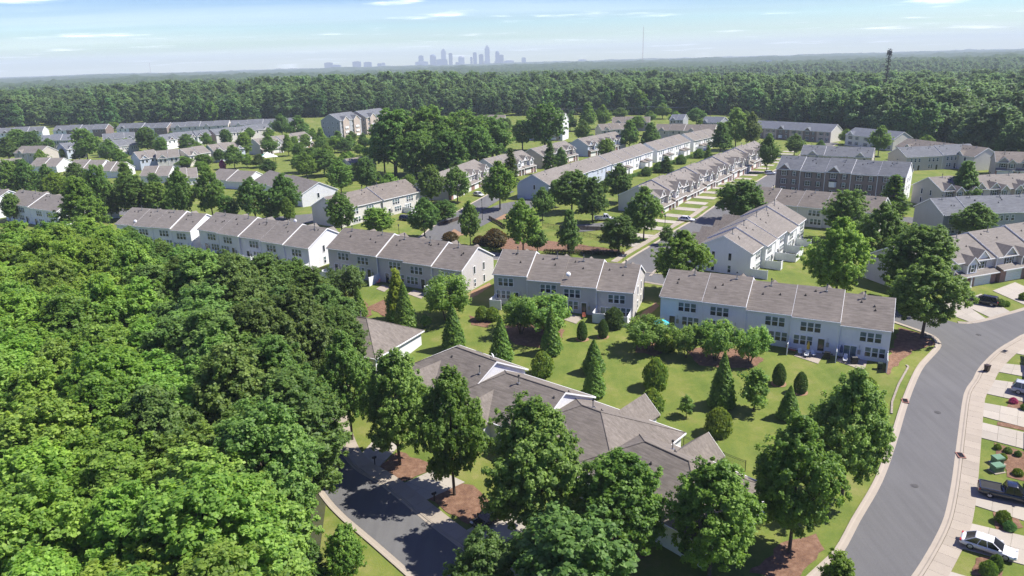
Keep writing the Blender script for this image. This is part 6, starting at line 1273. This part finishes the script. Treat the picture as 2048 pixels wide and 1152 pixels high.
# lamp posts, sign, playground canopy, wires
def lamp_post(px_, yb, yt, lb):
    p = atg(px_, yb); h = max(3.2, onvert(px_, yt, p) - p[2]); e = empty('lamp_post', p); tag(e, lb, 'street lamp'); b = MB(); b.tube([(0, 0, -.2), (0, 0, .5), (0, 0, h - .5)], [.13, .09, .06], 8); b.build('pole', MT['black'], e); b = MB(); b.tube([(0, 0, h - .5), (0, 0, h - .4), (0, 0, h - .05)], [.09, .15, .2], 8); b.build('lantern', MT['glass_hi'], e); b = MB(); b.tube([(0, 0, h - .05), (0, 0, h), (0, 0, h + .2)], [.26, .22, .03], 8); b.build('cap', MT['black'], e)
lamp_post(1329, 472, 431, 'black lamp post by the side street pavement'); lamp_post(799, 478, 449, 'black lamp post beside the lane to the cream row'); lamp_post(965, 440, 398, 'slim lamp post at the turning place')
p = atg(1246, 522); e = empty('road_sign', p, -.4); tag(e, 'tan-backed road sign at the park corner', 'sign'); b = MB(); b.box(-.04, .04, -.04, .04, -.2, 2.2); b.build('post', MT['timber'], e); b = MB(); b.prism([(.38 * math.cos(a), 2.0 + .38 * math.sin(a)) for a in [math.pi / 8 + k * math.pi / 4 for k in range(8)]], -.06, -.045, 1); MT['signb'] = plain('bronze_sign_back', (.33, .2, .11), .6); b.build('sign_plate', MT['signb'], e); b = MB(); b.box(-.16, .16, -.06, -.045, 1.2, 1.5); b.build('small_plate', MT['trim'], e)
p = atg(537, 325); e = empty('shade_canopy', p, .5); tag(e, 'green and white peaked playground canopy among the trees', 'canopy')
for sx in (-1, 1):
    for sy in (-1, 1): b = MB(); b.tube([(sx * 3.2, sy * 2.4, 0), (sx * 3.2, sy * 2.4, 3.0)], .09, 7); b.build('post', MT['timber'], e)
cs = [(-4.6, -3.4, 3.0), (4.6, -3.4, 3.0), (4.6, 3.4, 3.0), (-4.6, 3.4, 3.0)]
for k in range(4): b = MB(); a_, c_ = cs[k], cs[(k + 1) % 4]; b.face([(0, 0, 5.2), a_, c_]); b.face([(0, 0, 5.12), c_, a_]); b.build('canopy_panel', MT['trim'] if k in (0, 1) else MT['greenf'], e, fix=False)
pp = [atg(1075, 262), atg(1128, 250), atg(1152, 250), atg(1290, 246), atg(1420, 244)]; e = None; tops = []
for k, q in enumerate(pp):
    h = 12.5; e = empty('utility_pole', q, .5); tag(e, ('utility pole hidden by the lone oak', 'utility pole at the side of the white flats', 'second utility pole past the white flats', 'utility pole at the foot of the far wood', 'last utility pole before the charcoal roofs')[k], 'utility pole'); b = MB(); b.tube([(0, 0, -.5), (0, 0, h)], [.2, .13], 7); b.build('pole', MT['timber'], e); b = MB(); b.box(-1.5, 1.5, -.08, .08, h - 1.0, h - .8); b.build('crossarm', MT['timber'], e)
    if k: 
        w_ = MB(); d = pp[k - 1] - q
        for s in (-1.3, 0, 1.3): w_.tube([(s * .8, s * .5, h - .8), tuple(d * .5 + np.array((s * .8, s * .5, h - 2.0))), tuple(d + np.array((s * .8, s * .5, h - .8)))], .06, 4)
        w_.build('wire', MT['metal'], e, fix=False) if False else None
        wo = w_.mesh('wire', MT['metal'], fix=False); o = link('wire', wo, e); o.rotation_euler = (0, 0, -.5)

# ------------------------------------------------------------------ far landmarks
def far_at(px, dist, z=0.0): d = ray(px, 130); s = dist / math.hypot(d[0], d[1]); return np.array((d[0] * s, d[1] * s, z))
p = far_at(1776, 660); p[2] = hz(p[0], p[1]); h = onvert(1776, 99, p) - p[2]; e = empty('cell_tower', p); tag(e, 'dark tree-disguised phone mast above the wood', 'phone mast'); b = MB(); b.tube([(0, 0, 0), (0, 0, h)], [.55, .28], 8); b.build('pole', MT['black'], e)
r_ = random.Random(4); bm_ = MB()
for k in range(330):
    z = h * r_.uniform(.42, 1.0); a = r_.uniform(0, 6.28); L = r_.uniform(.6, 3.4) * (1.1 - .35 * z / h); q = Vector((L * math.cos(a), L * math.sin(a), z + r_.uniform(-.2, .5))); bm_.tube([(0, 0, z), q], [.06, .03], 4)
    for j in range(3): c = q * r_.uniform(.6, 1) + Vector((0, 0, z * 0)); c.z = q.z + r_.uniform(-.3, .3); d = Vector((r_.uniform(-.5, .5), r_.uniform(-.5, .5), r_.uniform(-.25, .25))); n_ = d.orthogonal().normalized() * .28; bm_.face([c - d, c - n_, c + d, c + n_])
MT['mono'] = plain('dark_bristle', (.022, .026, .022), .8); bm_.build('branches', MT['mono'], e, fix=False); b = MB()
for k in range(9): a = k * 2 * math.pi / 9; b.box(1.5 * math.cos(a) - .15, 1.5 * math.cos(a) + .15, 1.5 * math.sin(a) - .15, 1.5 * math.sin(a) + .15, h * .93, h * .93 + 2)
b.build('antennas', MT['black'], e)
def mast(px, yt, dist, w, lb):
    p = far_at(px, dist); h = onvert(px, yt, p); e = empty('radio_mast', p); tag(e, lb, 'radio mast'); MT.setdefault('mastp', plain('mast_paint', (.30, .22, .22), .6)); b = MB()
    for k in range(3): a = k * 2.094; b.tube([(w * math.cos(a), w * math.sin(a), 0), (w * math.cos(a) * .8, w * math.sin(a) * .8, h)], .28 * w, 4)
    b.build('legs', MT['mastp'], e, fix=False); b = MB(); n = int(h / 8)
    for i in range(n):
        for k in range(3): a, c = k * 2.094 + (i % 2) * 0, (k + 1) * 2.094; b.tube([(w * math.cos(a), w * math.sin(a), i * h / n), (w * math.cos(c), w * math.sin(c), (i + 1) * h / n)], .16 * w, 3)
    b.build('bracing', MT['mastp'], e, fix=False); b = MB(); b.tube([(0, 0, h), (0, 0, h * 1.04)], .2 * w, 5); b.build('antenna', MT['mastp'], e)
mast(1285, 54, 4200, 1.5, 'tall thin lattice radio mast on the horizon'); mast(299, 126, 6500, 1.3, 'faint lattice mast on the western horizon'); mast(1925, 116, 1500, .5, 'short pole mast above the eastern wood')
MT['tw1'] = siding('tower_glass_blue', (.13, .18, .25)); MT['tw2'] = siding('tower_stone_pale', (.42, .43, .44)); MT['tw3'] = siding('tower_glass_dark', (.06, .09, .14))
def tower(zx0, zx1, zy, mat, crown, lb):
    x0, x1, yt = 600 + zx0 * .3174, 600 + zx1 * .3174, 60 + zy * .3174; c = far_at((x0 + x1) / 2, 9200, 10); w = (x1 - x0) / FPX * 9200; h = onvert((x0 + x1) / 2, yt, c) - 10; e = empty('tower_block', c, .1); tag(e, lb, 'skyscraper'); b = MB(); d = w * .8
    hb_ = h * (1 if crown == 'flat' else .84); b.box(-w / 2, w / 2, -d / 2, d / 2, -12, hb_)
    for k in range(3): b.box(-w / 2 - .4, w / 2 + .4, -d / 2 - .4, d / 2 + .4, hb_ * (.3 + .3 * k), hb_ * (.3 + .3 * k) + 2)
    b.build('shaft', MT[mat], e); k_ = MB()
    if crown == 'flat': k_.box(-w * .3, w * .3, -d * .3, d * .3, h, h + 5)
    elif crown == 'dome': k_.tube([(0, 0, hb_), (0, 0, hb_ + (h - hb_) * .6), (0, 0, h)], [w * .5, w * .4, w * .08], 10)
    elif crown == 'spire':
        for s_, a_, c_ in ((.8, 0, .35), (.55, .35, .6), (.3, .6, .8), (.12, .8, 1.0)): k_.box(-w * s_ / 2, w * s_ / 2, -d * s_ / 2, d * s_ / 2, hb_ + (h - hb_) * a_, hb_ + (h - hb_) * c_)
    else: k_.prism([(-w / 2, hb_), (w / 2, hb_), (w / 2, h), ], -d / 2, d / 2, 1)
    k_.build('crown', MT[mat], e)
for a in ((158, 205, 207, 'tw3', 'flat', 'dark slab tower at the western end of the skyline'), (208, 255, 222, 'tw1', 'flat', 'lower block beside the western slab tower'), (335, 382, 200, 'tw3', 'flat', 'second slab tower from the west on the skyline'), (405, 450, 203, 'tw1', 'flat', 'third slab tower from the west on the skyline'), (488, 512, 212, 'tw3', 'flat', 'dark half of the small twin block'), (514, 538, 208, 'tw2', 'flat', 'pale half of the small twin block'),
   (750, 780, 163, 'tw1', 'flat', 'square blue tower at the western side of downtown'), (730, 806, 200, 'tw2', 'flat', 'broad low block under the square blue tower'), (822, 858, 152, 'tw1', 'dome', 'rounded-crown tower west of the stepped tower'), (862, 928, 185, 'tw1', 'flat', 'broad glass block before the stepped tower'), (893, 922, 115, 'tw2', 'spire', 'pale stepped tower with a pointed crown'), (940, 962, 148, 'tw3', 'flat', 'slim dark tower east of the stepped tower'), (1000, 1036, 162, 'tw2', 'dome', 'domed pale tower in the middle of downtown'), (980, 999, 205, 'tw1', 'flat', 'low block before the domed tower'), (1075, 1088, 172, 'tw3', 'flat', 'slender dark tower beside the square one'), (1093, 1115, 143, 'tw1', 'flat', 'square tower west of the tallest spire'), (1130, 1156, 155, 'tw3', 'flat', 'dark tower touching the tallest spire'), (1168, 1196, 95, 'tw2', 'spire', 'tallest skyline tower with a spire'), (1160, 1196, 196, 'tw2', 'flat', 'low pale block at the foot of the tallest tower'), (1233, 1258, 130, 'tw1', 'dome', 'curved-top tower east of the tallest spire'), (1259, 1283, 158, 'tw3', 'flat', 'dark slab behind the curved-top tower'), (1226, 1252, 197, 'tw2', 'flat', 'low white block under the curved-top tower'), (1290, 1345, 193, 'tw2', 'flat', 'pale broad low block at the eastern side of downtown'), (1398, 1422, 175, 'tw1', 'flat', 'small tower standing apart east of downtown'), (1396, 1438, 205, 'tw3', 'flat', 'low dark block under the small eastern tower'), (1755, 1798, 187, 'tw2', 'flat', 'pale block far to the east of downtown'), (1820, 1860, 201, 'tw1', 'flat', 'wide low eastern block'), (1864, 1915, 195, 'tw1', 'flat', 'stepped eastern block at the skyline end')): tower(*a)
def far_block(px0, px1, yt, yb, dist, mat, lb):
    c = far_at((px0 + px1) / 2, dist); zt = onvert((px0 + px1) / 2, yt, c); zb_ = onvert((px0 + px1) / 2, yb, c); w = (px1 - px0) / FPX * dist; e = empty('far_building', (c[0], c[1], 0)); tag(e, lb, 'building'); b = MB(); b.box(-w / 2, w / 2, -w / 4, w / 4, -2, zt); b.build('wall', MT[mat], e); n = max(3, int(w / 9))
    for k in range(n):
        b = MB(); b.box(-w / n * .3, w / n * .3, -.3, .05, zt - (zt - zb_) * .75, zt - (zt - zb_) * .3); b.build('window', MT['glass_lo'], e, loc=(-w / 2 + w * (k + .5) / n, -w / 4, 0))
    b = MB(); b.box(-w / 2 - .5, w / 2 + .5, -w / 4 - .5, w / 4 + .5, zt, zt + 1.0); b.build('parapet', MT['trim'], e)
far_block(1524, 1541, 121, 129, 3200, 'white', 'white office block among the eastern wood'); far_block(1386, 1420, 123.5, 131, 4300, 'tw3', 'long dark low building on the plain'); far_block(1338, 1366, 129, 134, 4000, 'white', 'long white low building on the plain'); far_block(1420, 1432, 127, 132, 4100, 'cream', 'small cream block beside the long dark building')
# ------------------------------------------------------------------ haze
hb = MB(); hb.box(-9500, 9500, -400, 13500, -24, 290); ho = hb.build('haze', [], None)
hm = bpy.data.materials.new('haze_air'); hm.use_nodes = True; t = hm.node_tree; t.nodes.clear()
pv_ = t.nodes.new('ShaderNodeVolumePrincipled'); pv_.inputs['Color'].default_value = (.80, .92, 1, 1); pv_.inputs['Density'].default_value = 1.3e-4; pv_.inputs['Anisotropy'].default_value = 0.0
oo = t.nodes.new('ShaderNodeOutputMaterial'); t.links.new(pv_.outputs[0], oo.inputs['Volume']); ho.data.materials.append(hm)
tag(ho, 'thin pale summer haze over the whole scene', None, None, 'stuff')
hm.cycles.homogeneous_volume = True
